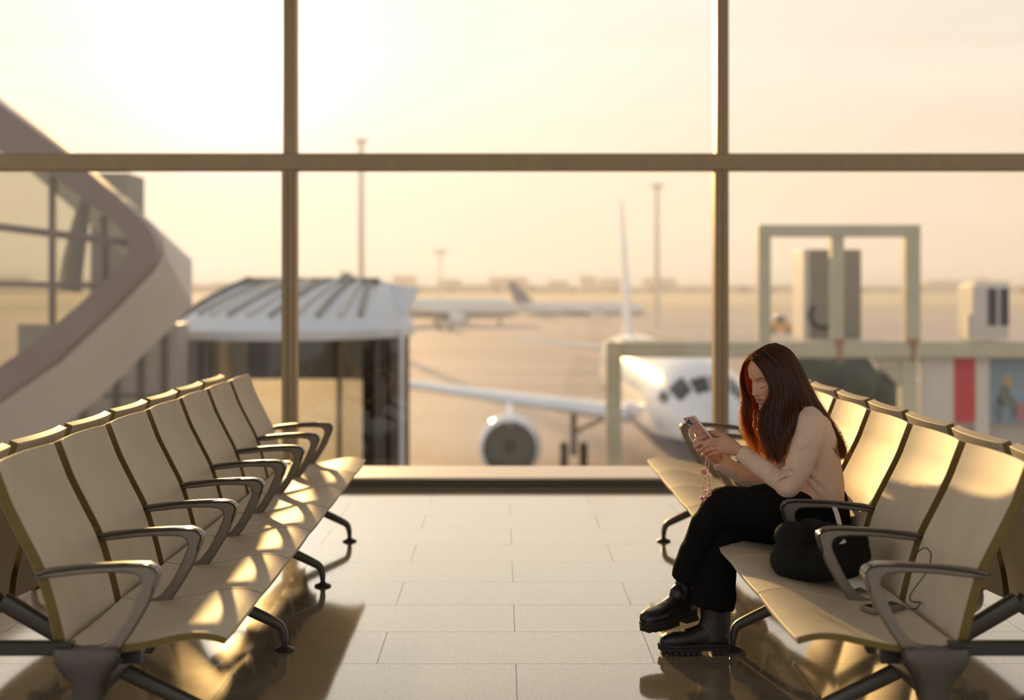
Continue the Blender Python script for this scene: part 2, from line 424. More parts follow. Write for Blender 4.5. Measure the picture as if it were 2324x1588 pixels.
def bench(name, side, ox, label):
    """double-sided beam bench: front row of seven seats to the aisle, second row back to back"""
    SX = side
    root = empty(name, (SX * 1.6 + ox, (Y0 + NY(13.83)) / 2, 0), label, 'bench')
    MIR = 1.6
    rows = [(lambda u: u, 1), ]
    for row in (0, 1):
        sx = SX if row == 0 else -SX
        oo = ox if row == 0 else ox + SX * 2 * MIR
        first = None
        for i in range(7):
            ya, yb = Y0 + i * PITCH, Y0 + (i + 1) * PITCH
            if i == 0:
                b0 = shell(back_prof, ya + .034, yb - .034, .034, .022, sx, oo, front=-1).build('backrest', [M['laminate'], M['plyedge']], root, bevel=.003, angle=50)
                s0 = shell(seat_prof, ya + .002, yb - .002, .022, .006, sx, oo, front=-1, dish_dir=(0, 1)).build('seat', [M['laminate'], M['plyedge']], root, bevel=.003, angle=50)
            else:
                dup_child(b0, root, (0, i * PITCH, 0)); dup_child(s0, root, (0, i * PITCH, 0))
        # armrests
        for i in range(8):
            if i == 0:
                ya = Y0
                a0 = MB().prism([(sx * u + oo, h) for u, h in arm_out], 'y', ya - .014, ya + .014).build('armrest', M['alu'], root, bevel=.006, angle=60)
                st = strip([(1.395, .632), (1.36, .640), (1.329, .647), (1.25, .657), (1.199, .661), (1.12, .665), (1.068, .666), (1.038, .662), (1.020, .650), (1.014, .634), (1.022, .604), (1.036, .568)], .023, .011, sx, oo, ya)
                st.build('armrest_cap', M['pad'], a0, angle=80)
            else:
                dup_child(a0, root, (0, i * PITCH, 0))
        # bracket under each armrest, down to the beam
        for i in range(8):
            if i == 0:
                ya = Y0
                mb = MB().prism([(sx * u + oo, h) for u, h in ((1.305, .40), (1.15, .40), (1.125, .375), (1.16, .335), (1.185, .24), (1.255, .24), (1.28, .33))], 'y', ya - .02, ya + .02)
                k0 = mb.build('bracket', M['darkmetal'], root, bevel=.006)
            else:
                dup_child(k0, root, (0, i * PITCH, 0))
        # end castings (bowl shaped) at both row ends
        for ya, d in ((Y0, -1), (NY(13.83), 1)):
            rings = []
            for (h, ua, ub, t) in ((.418, 1.322, 1.135, .030), (.405, 1.326, 1.128, .036), (.375, 1.322, 1.135, .038), (.345, 1.300, 1.155, .038), (.318, 1.272, 1.172, .036), (.22, 1.262, 1.182, .034)):
                ring = []
                for j in range(16):
                    a = 2 * PI * j / 16; c_, s_ = math.cos(a), math.sin(a)
                    e = .5
                    uu = (ua + ub) / 2 + (ua - ub) / 2 * math.copysign(abs(c_) ** e, c_)
                    yy = ya + d * .012 + t * math.copysign(abs(s_) ** e, s_)
                    ring.append(Vector((sx * uu + oo, yy, h)))
                rings.append(ring)
            MB().rings(rings).build('end_casting', M['casting'], root, bevel=0, angle=50)
        # small fixing blocks under the seats
        f0 = None
        for i in range(7):
            for f_ in (.2, .5, .8):
                y = Y0 + (i + f_) * PITCH
                if f0 is None:
                    fy = y; f0 = MB().box(*sorted((sx * 1.10 + oo, sx * 1.25 + oo)), y - .012, y + .012, .335, .402).build('seat_mount', M['darkmetal'], root, bevel=.003)
                else: dup_child(f0, root, (0, y - fy, 0))
        MB().box(*sorted((sx * 1.196 + oo, sx * 1.246 + oo)), Y0 - .03, NY(13.83) + .03, .255, .338).build('beam', M['darkmetal'], root, bevel=.006)
    # gull-wing legs spanning both rows
    for k in range(4):
        y = NY(7.39 + 2 * k)
        for row in (0, 1):
            sx = SX if row == 0 else -SX
            oo = ox if row == 0 else ox + SX * 2 * MIR
            if k == 0:
                q = catmull([Vector((u, 0, h)) for u, h in ((1.60, .475), (1.45, .385), (1.22, .255), (1.04, .168), (.935, .118), (.900, .095), (.888, .060), (.886, .018))], 4)
                rings = []
                n = len(q)
                for i, p in enumerate(q):
                    t = (q[min(i + 1, n - 1)] - q[max(i - 1, 0)]).normalized(); nn = Vector((-t.z, 0, t.x))
                    f = i / (n - 1); hh = .029 * (1 - f) + .012 * f; ww = .022 * (1 - f) + .014 * f
                    if i == n - 1 or i == n - 2: hh = .010; ww = .011
                    ring = []
                    for j in range(12):
                        a = 2 * PI * j / 12; c_, s_ = math.cos(a), math.sin(a)
                        pp = p + nn * hh * math.copysign(abs(s_) ** .4, s_)
                        ring.append(Vector((sx * pp.x + oo, y + ww * math.copysign(abs(c_) ** .4, c_), pp.z)))
                    rings.append(ring)
                leg = MB().rings(rings).build('leg', M['legmetal'], root, angle=50)
                cx = sx * .886 + oo
                rr = []
                for (h, r) in ((.0005, .040), (.005, .042), (.010, .036), (.016, .018), (.024, .012), (.03, .012)):
                    rr.append([Vector((cx + r * math.cos(2 * PI * j / 24), y + r * math.sin(2 * PI * j / 24), h)) for j in range(24)])
                MB().rings(rr).build('foot_disc', M['rubber'], leg, angle=60)
                if row == 0: l0 = leg
                else: l1 = leg
            else:
                dup_child(l0 if row == 0 else l1, root, (0, 2 * k * PITCH, 0))
    # cross bars tying the two rows together at the ends
    for y in (Y0, NY(13.83)):
        xs = sorted((SX * 1.27 + ox, SX * 1.93 + ox))
        MB().box(xs[0], xs[1], y - .022, y + .022, .393, .432).build('cross_bar', M['darkmetal'], root, bevel=.005)
    return root
bench('seating_bench', -1, 0.0, 'empty double row of beige beam seats along the left side of the aisle')
bench('seating_bench', 1, .055, 'double row of beige beam seats on the right, where the woman sits')

# ------------------------------------------------------------------ outside: aircraft
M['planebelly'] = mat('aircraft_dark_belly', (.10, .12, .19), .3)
def aircraft(name, nose, axis_dir, zc, label, livery=0, detail=True, s=1.0):
    """nose: (x,y) ; axis_dir: unit vector nose -> tail (x,y) ; zc: height of fuselage centreline"""
    root = empty(name, (nose[0], nose[1], GZ), label, 'airplane', None)
    ax = Vector((axis_dir[0], axis_dir[1], 0)).normalized(); rt = Vector((ax.y, -ax.x, 0))    # rt: one lateral side
    def W(l, x, z): return Vector((nose[0], nose[1], zc)) + (ax * l + rt * x + Vector((0, 0, z))) * s
    st = [(0.0, .05, -.45), (.25, .45, -.42), (.7, .80, -.34), (1.4, 1.18, -.22), (2.2, 1.48, -.13), (3.2, 1.75, -.06), (4.6, 1.93, -.02), (6.5, 2.0, 0), (26, 2.0, 0), (29, 1.85, .12), (32, 1.45, .42), (34.5, .95, .75), (36.6, .45, 1.05), (37.4, .16, 1.15)]
    rings = []
    for l, r, dz in st:
        rings.append([W(l, r * math.cos(2 * PI * k / 32), r * 1.02 * math.sin(2 * PI * k / 32) + dz) for k in range(32)])
    MB().rings(rings).build('fuselage', M['white'], root, angle=None)
    # belly band
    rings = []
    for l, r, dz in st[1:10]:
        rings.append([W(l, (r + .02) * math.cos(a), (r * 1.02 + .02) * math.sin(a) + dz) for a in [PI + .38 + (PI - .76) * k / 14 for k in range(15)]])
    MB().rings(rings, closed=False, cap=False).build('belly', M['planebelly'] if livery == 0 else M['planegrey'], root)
    def wing(sgn, nm, l0, x0, z0, c0, t0, l1, x1, z1, c1, t1, m):
        rings = []
        for f in (0, .33, .66, 1):
            l, x, z, c, t = (a + (b - a) * f for a, b in ((l0, l1), (x0, x1), (z0, z1), (c0, c1), (t0, t1)))
            ring = []
            for (u, w) in ((0, 0), (.02, .35), (.1, .8), (.3, 1), (.6, .7), (1, .05), (1, -.05), (.6, -.5), (.3, -.7), (.1, -.6), (.02, -.3)):
                ring.append(W(l + u * c, sgn * x, z + w * t))
            rings.append(ring)
        return MB().rings(rings).build(nm, m, root, angle=60)
    for sg in (1, -1):
        w = wing(sg, 'wing', 12.2, 1.7, -1.05, 6.8, .42, 21.8, 17.0, .35, 1.7, .10, M['white'])
        wing(sg, 'stabilizer', 31.2, .5, .95, 3.4, .16, 34.6, 6.3, 1.45, 1.4, .06, M['white'])
        # engine
        en_c = (11.2, 6.9, -2.2)
        rr = []
        for (l, r) in ((.0, 1.13), (.0, 1.17), (.15, 1.27), (.7, 1.36), (1.8, 1.34), (3.0, 1.12), (4.0, .80)):
            rr.append([W(en_c[0] + l, sg * en_c[1] + r * math.cos(2 * PI * k / 28), en_c[2] + r * math.sin(2 * PI * k / 28)) for k in range(28)])
        e = MB().rings(rr, cap=False).build('engine', M['white'], root)
        rr = [[W(en_c[0] + l, sg * en_c[1] + r * math.cos(2 * PI * k / 28), en_c[2] + r * math.sin(2 * PI * k / 28)) for k in range(28)] for (l, r) in ((.0, 1.13), (.25, 1.10), (.8, 1.08))]
        mb = MB().rings(rr, cap=False); 
        rr = [[W(en_c[0] + l, sg * en_c[1] + r * math.cos(2 * PI * k / 28), en_c[2] + r * math.sin(2 * PI * k / 28)) for k in range(28)] for (l, r) in ((.8, 1.08), (.85, .3), (.45, .12), (.25, .02))]
        mb.rings(rr)
        mb.build('engine_fan', M['fan'], e)
        MB().prism([(0, 0)] * 3, 'z', 0, 0) if False else None
        py = MB(); v = []
        for x in (-.12, .12):
            v += [W(11.8, sg * en_c[1] + x, -.95), W(15.5, sg * en_c[1] + x, -.6), W(15.2, sg * en_c[1] + x, -1.4), (W(11.6, sg * en_c[1] + x, -1.3))]
        py.add(v, [(0, 1, 2, 3), (7, 6, 5, 4), (0, 4, 5, 1), (1, 5, 6, 2), (2, 6, 7, 3), (3, 7, 4, 0)]); py.build('pylon', M['white'], root)
        # main gear
        g = MB().tube([W(17.2, sg * 3.9, -1.2), W(17.2, sg * 3.9, -(zc - GZ) / s + .55)], .16, 10)
        g.tube([W(17.2, sg * 2.2, -1.4), W(17.2, sg * 3.9, -(zc - GZ) / s + 1.6)], .09, 8)
        gear = g.build('landing_gear', M['planegrey'], root)
        wh = MB()
        for dx in (-.45, .45):
            c0 = W(17.2, sg * 3.9 + dx - .17, -(zc - GZ) / s + .58); c1 = W(17.2, sg * 3.9 + dx + .17, -(zc - GZ) / s + .58); wh.tube([c0, c1], .58 * s, 20)
        wh.build('wheels', M['rubber'], gear)
    # nose gear
    g = MB().tube([W(4.6, 0, -1.6), W(4.6, 0, -(zc - GZ) / s + .4)], .12, 10); gear = g.build('landing_gear', M['planegrey'], root)
    wh = MB()
    for dx in (-.28, .28): wh.tube([W(4.6, dx - .1, -(zc - GZ) / s + .4), W(4.6, dx + .1, -(zc - GZ) / s + .4)], .4 * s, 18)
    wh.build('wheels', M['rubber'], gear)
    # fin
    rings = []
    for f in (0, .25, .5, .75, 1):
        l = 29.5 + 5.6 * f; z = 1.4 + (8.3 if livery == 0 else 6.0) * f; c = 5.6 + (2.2 - 5.6) * f; t = .26 + (.10 - .26) * f
        ring = []
        for (u, w) in ((0, 0), (.05, .5), (.25, 1), (.6, .8), (1, .08), (1, -.08), (.6, -.8), (.25, -1), (.05, -.5)):
            ring.append(W(l + u * c, w * t, z))
        rings.append(ring)
    MB().rings(rings).build('fin', M['white'] if livery == 0 else M['planeblue'], root, angle=60)
    # cockpit windows: patches lying on the nose skin
    if detail:
        def skin(l, a):
            for i in range(len(st) - 1):
                if st[i][0] <= l <= st[i + 1][0]:
                    f = (l - st[i][0]) / (st[i + 1][0] - st[i][0]); r = st[i][1] + (st[i + 1][1] - st[i][1]) * f + .015; dz = st[i][2] + (st[i + 1][2] - st[i][2]) * f
                    return W(l - .01, r * math.cos(a), r * 1.02 * math.sin(a) + dz)
        for sg in (1, -1):
            for (l0, l1, a0, a1) in ((1.40, 2.35, 64, 88), (1.70, 2.85, 36, 60), (2.5, 3.3, 20, 32)):
                mb = MB(); v = []; nn = 6
                for i in range(nn + 1):
                    for j in range(nn + 1):
                        l = l0 + (l1 - l0) * i / nn; a = math.radians(a0 + (a1 - a0) * j / nn)
                        if sg < 0: a = PI - a
                        v.append(skin(l, a))
                f = [(i * (nn + 1) + j, i * (nn + 1) + j + 1, (i + 1) * (nn + 1) + j + 1, (i + 1) * (nn + 1) + j) for i in range(nn) for j in range(nn)]
                mb.add(v, f).build('cockpit_window', M['cockpit'], root)
    wn = MB()
    for sg in (1, -1):
        for k in range(38):
            l = 6.4 + k * .56; z = .45
            x = sg * (math.sqrt(max(0, 4.0 - z * z)) + .012)
            wn.add([W(l, x, z - .15), W(l + .22, x, z - .15), W(l + .22, x - sg * .07, z + .15), W(l, x - sg * .07, z + .15)], [(0, 1, 2, 3)])
    wn.build('cabin_windows', M['cockpit'], root)
    return root
# nose x 6.69 @ Y 47, tail x 7.8 @ Y 87
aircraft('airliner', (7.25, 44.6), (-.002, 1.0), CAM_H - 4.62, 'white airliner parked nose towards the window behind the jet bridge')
def side_plane(px_tail, px_nose, Y, py_c, label):
    xt = (px_tail - VPX) * Y / F; xn = (px_nose - VPX) * Y / F
    s = abs(xn - xt) / 37.4
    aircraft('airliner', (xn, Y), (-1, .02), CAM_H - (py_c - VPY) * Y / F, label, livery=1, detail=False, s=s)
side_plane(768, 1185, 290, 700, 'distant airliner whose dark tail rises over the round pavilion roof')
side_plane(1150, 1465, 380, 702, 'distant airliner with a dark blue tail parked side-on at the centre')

# ------------------------------------------------------------------ light masts
for (px, top, Y, lab, w) in ((820, 320, 200, 'tallest apron light mast, rising beside the left window mullion', .5), (1491, 422, 270, 'apron light mast standing behind the parked airliner', .55), (1000, 572, 600, 'small faint light mast far away over the distant airliners', .5)):
    x = (px - VPX) * Y / F; zt = CAM_H - (top - VPY) * Y / F
    r = empty('light_mast', (x, Y, GZ), lab, 'light mast')
    MB().tube([(x, Y, GZ), (x, Y, zt)], [w * 1.1, w * .7], 14).build('mast_pole', M['mastgrey'], r)
    k = Y / F
    MB().tube([(x, Y, zt - 5 * k), (x, Y, zt - 2 * k), (x, Y, zt + 3 * k), (x, Y, zt + 5 * k)], [4 * k, 16 * k, 16 * k, 5 * k], 20).build('lamp_ring', M['mastgrey'], r)

# ------------------------------------------------------------------ jet bridge frames (right)
def bx(mb, px0, px1, py0, py1, Y, d, mi=0):
    a = P(px0, py1, Y); b = P(px1, py0, Y); return mb.box(a.x, b.x, Y, Y + d, a.z, b.z, mi)
JY = 30.0
r = empty('jet_bridge', (P(1900, 800, JY).x, JY, GZ), 'pale green steel jet bridge with a tall rectangular portal frame', 'jet bridge')
bx(MB(), 1411, 2500, 776, 812, JY, 1.2).build('main_beam', M['steelgreen'], r, bevel=.03)
bx(MB(), 1414, 1640, 779, 806, JY + 3.2, .4).build('cross_beam', M['steelgreen'], r, bevel=.03)
mb = MB(); bx(mb, 1722, 2090, 510, 537, JY, .3); mb.build('portal_lintel', M['steelgreen'], r, bevel=.02)
for a, b, c, lab in ((1722, 1750, 537, 0), (1888, 1916, 537, 0), (2056, 2090, 537, 0)):
    bx(MB(), a, b, c, 776, JY, .3).build('portal_post', M['steelgreen'], r, bevel=.02)
for a, b in ((1377, 1411),):
    A = P(a, 812, JY); B = P(b, 812, JY); MB().box(A.x, B.x, JY, JY + .45, GZ, P(0, 776, JY).z).build('support_leg', M['steelgreen'], r, bevel=.02)
A = P(2050, 812, JY); B = P(2086, 812, JY); MB().box(A.x, B.x, JY + .1, JY + .5, GZ, A.z).build('support_leg', M['steelgreen'], r, bevel=.02)
A = P(1985, 812, JY); MB().prism([(A.x, A.z), (P(2051, 812, JY).x, A.z), (P(2051, 870, JY).x, P(0, 880, JY).z)], 'y', JY + .15, JY + .4).build('corner_gusset', M['steelgreen'], r)
for px in (1905, 2072):
    A = P(px, 790, JY); v = [(A.x - .13, A.z + .20), (A.x + .12, A.z + .21), (A.x + .07, A.z + .02), (A.x + .03, A.z - .30), (A.x - .02, A.z - .31), (A.x - .05, A.z + .0)]
    MB().prism(v, 'y', JY - .02, JY + .01).build('rust_patch', M['rust'], r)
# panels hung under the beam
for nm, a, b, y0, y1, m, lab in (('wall_panel', 2090, 2165, 812, 962, 'panelwhite', None), ('door_panel', 2165, 2214, 812, 958, 'panelred', 'red door panel'), ('panel_post', 2214, 2246, 812, 1075, 'panelwhite', None), ('mural_panel', 2246, 2500, 812, 962, 'muralblue', 'blue grey panel')):
    o = bx(MB(), a, b, y0, y1, JY + .3, .15).build(nm, M[m], r, bevel=.01)
    if lab: o['label'] = lab
o = bx(MB(), 2086, 2500, 958, 1100, JY + .5, .3).build('lower_wall', M['wallgrey'], r)
M['mural_a'] = mat('mural_ochre', (.42, .30, .12), .6); M['mural_b'] = mat('mural_slate', (.14, .16, .16), .6); M['mural_c'] = mat('mural_rose', (.40, .16, .17), .6)
# worker-shaped painted figure on the mural: simple ochre and dark patches
mb = MB()
for (cx, cy, rx, rz, mi) in ((2288, 865, 11, 16, 0), (2280, 900, 15, 26, 1), (2268, 930, 7, 30, 1), (2300, 925, 7, 26, 1), (2318, 935, 16, 22, 2)):
    c = P(cx, cy, JY + .28); k = JY / F
    ring = [Vector((c.x + rx * k * math.cos(2 * PI * j / 20), 0, c.z + rz * k * math.sin(2 * PI * j / 20))) for j in range(20)]
    mb.add([(p.x, JY + .285, p.z) for p in ring] + [(p.x, JY + .30, p.z) for p in ring], [tuple(range(20)), tuple(range(39, 19, -1))] + [(j, (j + 1) % 20, (j + 1) % 20 + 20, j + 20) for j in range(20)], mi)
mb.build('painted_figure', [M['mural_a'], M['mural_b'], M['mural_c']], r)
# cabinet inside the portal
r = empty('equipment_cabinet', (P(1890, 770, JY).x, JY + 1, P(0, 776, JY).z), 'tall grey equipment cabinet standing inside the green portal frame', 'cabinet')
bx(MB(), 1838, 1955, 566, 770, JY + 1.3, 1.2).build('body', M['boxgrey'], r, bevel=.02)
bx(MB(), 1824, 1838, 566, 770, JY + 1.3, 1.2).build('side_panel', M['panelwhite'], r, bevel=.01)
bx(MB(), 1898, 1904, 570, 768, JY + 1.28, .03).build('door_seam', M['columndark'], r)
c = P(1870, 715, JY + 1.27); MB().tube([c + Vector((.32 * math.cos(a), 0, .30 * math.sin(a))) for a in [PI * .75 + PI * 1.2 * k / 14 for k in range(15)]], .05, 8).build('hose', M['rubber'], r)
# air unit on the right
r = empty('air_unit', (P(2250, 770, JY).x, JY, P(0, 776, JY).z), 'white box-shaped air unit with dark slots at the right edge', 'air unit')
bx(MB(), 2208, 2290, 648, 768, JY + .3, 1.0).build('body', M['panelwhite'], r, bevel=.02)
for a, b in ((2244, 2262), (2272, 2290)): bx(MB(), a, b, 655, 738, JY + .26, .05).build('vent_slot', M['dark'], r)
bx(MB(), 2212, 2288, 640, 648, JY + .4, .8).build('top_rail', M['mastgrey'], r)
bx(MB(), 2196, 2206, 712, 768, JY + .5, .2).build('pipe', M['mastgrey'], r)
# dark shrubbery bank behind the bridge
mb = MB()
for k in range(46):
    px = 1790 + 250 * random.random(); py = 850 + 90 * random.random(); q = P(px, py, 37 + 5 * random.random()); rr_ = .45 + .4 * random.random()
    mb.ball(q, (rr_, rr_, rr_ * .9), 10, 7)
a = P(1800, 960, 39); b = P(2050, 830, 39); mb.box(a.x, b.x, 38.5, 41, GZ, b.z - .2)
tag(mb.build('hedge', M['hedge']), 'dark green bushes seen below the jet bridge beam', 'hedge')
# apron vehicles
def vehicle(px, py, Y, wpx, hpx, m, label):
    k = Y / F; c = P(px, py, Y); w = wpx * k; h = hpx * k
    r = empty('service_vehicle', (c.x, Y, GZ), label, 'vehicle')
    MB().box(c.x - w / 2, c.x + w / 2, Y, Y + 2.2, GZ + .5, GZ + .5 + h * .55).build('body', m, r, bevel=.1)
    MB().box(c.x - w * .22, c.x + w * .25, Y + .1, Y + 2.1, GZ + .5 + h * .55, GZ + .5 + h).build('cab', M['cockpit'], r, bevel=.15)
    for d in (-.33, .33): MB().tube([(c.x + w * d, Y - .03, GZ + .5), (c.x + w * d, Y + .3, GZ + .5)], .5, 16).build('wheel', M['rubber'], r)
vehicle(1772, 740, 233, 50, 34, M['orange'], 'orange service vehicle on the apron, seen through the portal frame')
vehicle(1815, 762, 226, 26, 18, M['yellow'], 'small yellow cart beside the tall equipment cabinet')
vehicle(1010, 735, 250, 40, 34, M['panelwhite'], 'boxy pale service truck in front of the distant airliners')

# ------------------------------------------------------------------ round pavilion (centre left)
PY = 31.0
r = empty('glass_pavilion', (P(650, 800, PY).x, PY, GZ), 'round glass-walled pavilion with a curved white roof, left of centre', 'pavilion')
cx = P(662, 750, 34).x; RX = 3.12; RYd = 4.3; cy = 34.6
def arc(t, rx, ry): return cx + rx * math.cos(t), cy - ry * math.sin(t)
zE = P(0, 768, 30.4).z; zR = CAM_H + .12
# roof: eave ring up to the ridge
n = 32; rings = []
e0 = []; e1 = []; r1 = []
for i in range(n + 1):
    t = PI * (1 - i / n)
    x, y = arc(t, RX, RYd); e0.append(Vector((x, y, zE - .05))); e1.append(Vector((x, y, zE + .14)))
    x2, y2 = arc(t, RX * .97, RYd * .97); r1.append(Vector((cx + (x2 - cx) * .60 + .35, cy + 1.0 + (y2 - cy) * .12, zR)))
MB().rings([e0, e1, [p + (q - p) * .04 + Vector((0, 0, .03)) for p, q in zip(e1, r1)], [p + (q - p) * .25 + Vector((0, 0, .42 * .1875)) for p, q in zip(e1, r1)], [p + (q - p) * .5 + Vector((0, 0, .105)) for p, q in zip(e1, r1)], [p + (q - p) * .75 + Vector((0, 0, .42 * .1875)) for p, q in zip(e1, r1)], r1, [p + Vector((0, 1.2, 0)) for p in r1], [p + Vector((0, 1.2, -1.0)) for p in r1]], closed=False, cap=False).build('roof', M['roofwhite'], r)
MB().box(r1[2].x, r1[-3].x, cy + .45, cy + .75, zR - .06, zR + .09).build('roof_ridge', M['roofdark'], r, bevel=.01)
def roof_pt(i, jj, f, up=.0):
    a = e1[i]; b = r1[jj]; p = a + (b - a) * f; p.z += .42 * f * (1 - f) + up; return p
mm_ = MB().tube([roof_pt(4, 4, t, .05) for t in (.1, .4, .7, 1)], .09, 6).build('roof_edge', M['roofdark'], r)
for k, i in enumerate((7, 9, 11, 13, 15, 17, 19, 21, 23)):
    MB().tube([roof_pt(i, min(i + 3, 32), t, .03) for t in (.22, .4, .6, .8, .97)], .075, 6).build('roof_rib', M['boxgrey'] if k % 2 == 0 else M['panelwhite'], r)
a = P(868, 640, 36); b = P(952, 655, 35); c = P(905, 742, 33.4); d = P(838, 745, 32.6)
MB().add([a, b, c, d, a + Vector((0, .5, 0)), b + Vector((0, .5, 0)), c + Vector((0, .5, 0)), d + Vector((0, .5, 0))], [(0, 1, 2, 3), (7, 6, 5, 4), (0, 4, 5, 1), (1, 5, 6, 2), (2, 6, 7, 3), (3, 7, 4, 0)]).build('side_panel', M['roofwhite'], r)
# walls
for i, t in enumerate([PI * (1 - f) for f in (.0, .10, .20, .32, .44, .56, .68, .80, .90, 1)]):
    x, y = arc(t, RX * .93, RYd * .93)
    w = .05
    MB().box(x - w, x + w, y - w, y + w, GZ, zE).build('wall_post', M['columndark'], r)
for i in range(12):
    t0 = PI * (1 - i / 12); t1 = PI * (1 - (i + 1) / 12)
    a = arc(t0, RX * .92, RYd * .92); b = arc(t1, RX * .92, RYd * .92)
    MB().add([(a[0], a[1], GZ), (b[0], b[1], GZ), (b[0], b[1], zE), (a[0], a[1], zE), (a[0], a[1] + .03, GZ), (b[0], b[1] + .03, GZ), (b[0], b[1] + .03, zE), (a[0], a[1] + .03, zE)], [(0, 1, 2, 3), (7, 6, 5, 4), (0, 4, 5, 1), (3, 2, 6, 7)]).build('wall_glass', M['tint'], r)
MB().box(P(412, 0, 33).x, P(468, 0, 33).x, 33, 33.6, GZ, zE).build('corner_column', M['columndark'], r, bevel=.03)
MB().box(P(856, 0, 33).x, P(903, 0, 33).x, 33, 33.6, GZ, zE).build('corner_column', M['columndark'], r, bevel=.03)
q = P(912, 800, 32.8); MB().tube([(q.x, 32.8, GZ), (q.x, 32.8, zE + .1)], .065, 14).build('downpipe', M['white'], r)
MB().box(P(480, 0, cy).x, P(850, 0, cy).x, cy + .3, cy + .5, P(0, 862, cy).z, zE).build('rear_wall', M['hedge'], r)
MB().box(P(478, 0, cy).x, P(560, 0, cy).x, cy + .1, cy + .25, P(0, 875, cy).z, zE - .1).build('inner_panel', M['panelwhite'], r)
# ------------------------------------------------------------------ angular terminal wing (far left)
TY = 22.0
r = empty('terminal_wing', (P(150, 600, TY).x, TY, GZ), 'angular terminal wing with a thick brown pointed window surround, far left', 'building')
outer = [(-260, 30), (0, 236), (150, 345), (250, 432), (330, 505), (352, 540), (356, 572), (335, 612), (250, 700), (120, 822), (0, 905), (-260, 1080)]
inner = [(-260, 200), (0, 345), (120, 400), (200, 460), (270, 515), (288, 540), (290, 570), (270, 605), (180, 690), (60, 790), (0, 830), (-260, 1010)]
back_ = [(-260, 20), (0, 222), (150, 332), (290, 455), (436, 590), (436, 612), (436, 690), (400, 735), (330, 800), (230, 900), (100, 1000), (-260, 1200)]
R0 = [P(a, b, TY) for a, b in inner]; R0b = [p + Vector((0, .5, 0)) for p in R0]; R1 = [P(a, b, TY) for a, b in outer]
MB().rings([R0b, R0, R1, [p + Vector((0, .5, 0)) for p in R1]], closed=False, cap=False).build('window_surround', M['fascia'], r)
R2 = [P(a, b, TY + 2.5) for a, b in back_]
R3 = [p + Vector((-2.2, 4, 0)) for p in R2]
MB().rings([[p + Vector((0, .5, 0)) for p in R1], R2, R3], closed=False, cap=False).build('wall_cladding', M['panelwhite'], r, angle=12)
poly = [p + Vector((0, .35, 0)) for p in R0]; poly2 = [p + Vector((0, .38, 0)) for p in R0]; nn = len(poly)
MB().add(poly + poly2, [tuple(range(nn)), tuple(range(2 * nn - 1, nn - 1, -1))] + [(i, (i + 1) % nn, (i + 1) % nn + nn, i + nn) for i in range(nn)]).build('glazing', M['tint'], r, smooth=False)
for a, y0, y1 in ((120, 400, 735), (234, 490, 640)):
    k = P(a, y0, TY + .3); k2 = P(a, y1, TY + .3); MB().box(k.x - .04, k.x + .04, TY + .2, TY + .32, k2.z, k.z).build('glazing_bar', M['fascia'], r)
a = P(-200, 490, TY + .25); b = P(290, 551, TY + .25); MB().tube([a, b], .075, 6).build('glazing_bar', M['fascia'], r)
a = P(-200, 640, TY + .25); b = P(262, 648, TY + .25); MB().tube([a, b], .05, 6).build('glazing_bar', M['fascia'], r)
pts = [P(px, py, TY + 1.2) for px, py in ((207, 425), (190, 470), (178, 530), (165, 600), (158, 660))]
MB().tube(pts, [.08, .12, .16, .19, .2], 12).build('tail_like_shape', M['panelwhite'], r)  # added pale curve for a tail-like shape in the glazing, not a column
# lower annex and rooftop box
r = empty('annex_building', (P(300, 800, 27).x, 27, GZ), 'grey annex wall below the pointed terminal wing', 'building')
bx(MB(), 40, 404, 735, 900, 29.5, 1).build('wall', M['wallgrey'], r)
a = P(40, 0, 29.5); b = P(404, 0, 29.5); MB().box(a.x, b.x, 29.5, 30.5, GZ, P(0, 895, 29.5).z).build('lower_wall', M['wallgrey'], r)
for px in (185, 262, 318, 372): q = P(px, 0, 29.4); MB().box(q.x - .06, q.x + .06, 29.4, 29.5, GZ, P(0, 740, 29.5).z).build('pilaster', M['columndark'], r)
a = P(205, 392, 30.6); b = P(291, 392, 30.6); o = MB().box(a.x, b.x, 30.6, 32, GZ, a.z).build('stair_tower', M['boxgrey'], bevel=.02); tag(o, 'square grey tower rising just behind the pointed terminal wing', 'tower')

# ------------------------------------------------------------------ horizon
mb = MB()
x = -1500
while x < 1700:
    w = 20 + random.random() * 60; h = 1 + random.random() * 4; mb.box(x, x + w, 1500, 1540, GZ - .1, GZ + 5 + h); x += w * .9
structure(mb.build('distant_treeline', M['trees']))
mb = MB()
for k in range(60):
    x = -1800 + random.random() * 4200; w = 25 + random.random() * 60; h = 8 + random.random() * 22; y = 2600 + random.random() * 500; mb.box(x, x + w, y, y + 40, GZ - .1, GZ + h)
M['city'] = mat('distant_city', (.72, .64, .56), 1.0)  # pale colour puts the haze fading into the buildings
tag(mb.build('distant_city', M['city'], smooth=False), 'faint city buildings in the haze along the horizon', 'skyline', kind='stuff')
# haze outdoors
HAZE = .0008
if HAZE > 0:
    hm = bpy.data.materials.new('evening_haze'); hm.use_nodes = True; nt = hm.node_tree; nt.nodes.clear()
    out = nt.nodes.new('ShaderNodeOutputMaterial'); vsn = nt.nodes.new('ShaderNodeVolumePrincipled')
    vsn.inputs['Color'].default_value = (1.0, .97, .96, 1); vsn.inputs['Density'].default_value = HAZE; vsn.inputs['Anisotropy'].default_value = .3
    nt.links.new(vsn.outputs[0], out.inputs['Volume'])
    o = MB().box(-700, 900, 33.5, 800, GZ - 5, 60).build('evening_haze', hm, smooth=False); structure(o); o.display_type = 'WIRE'
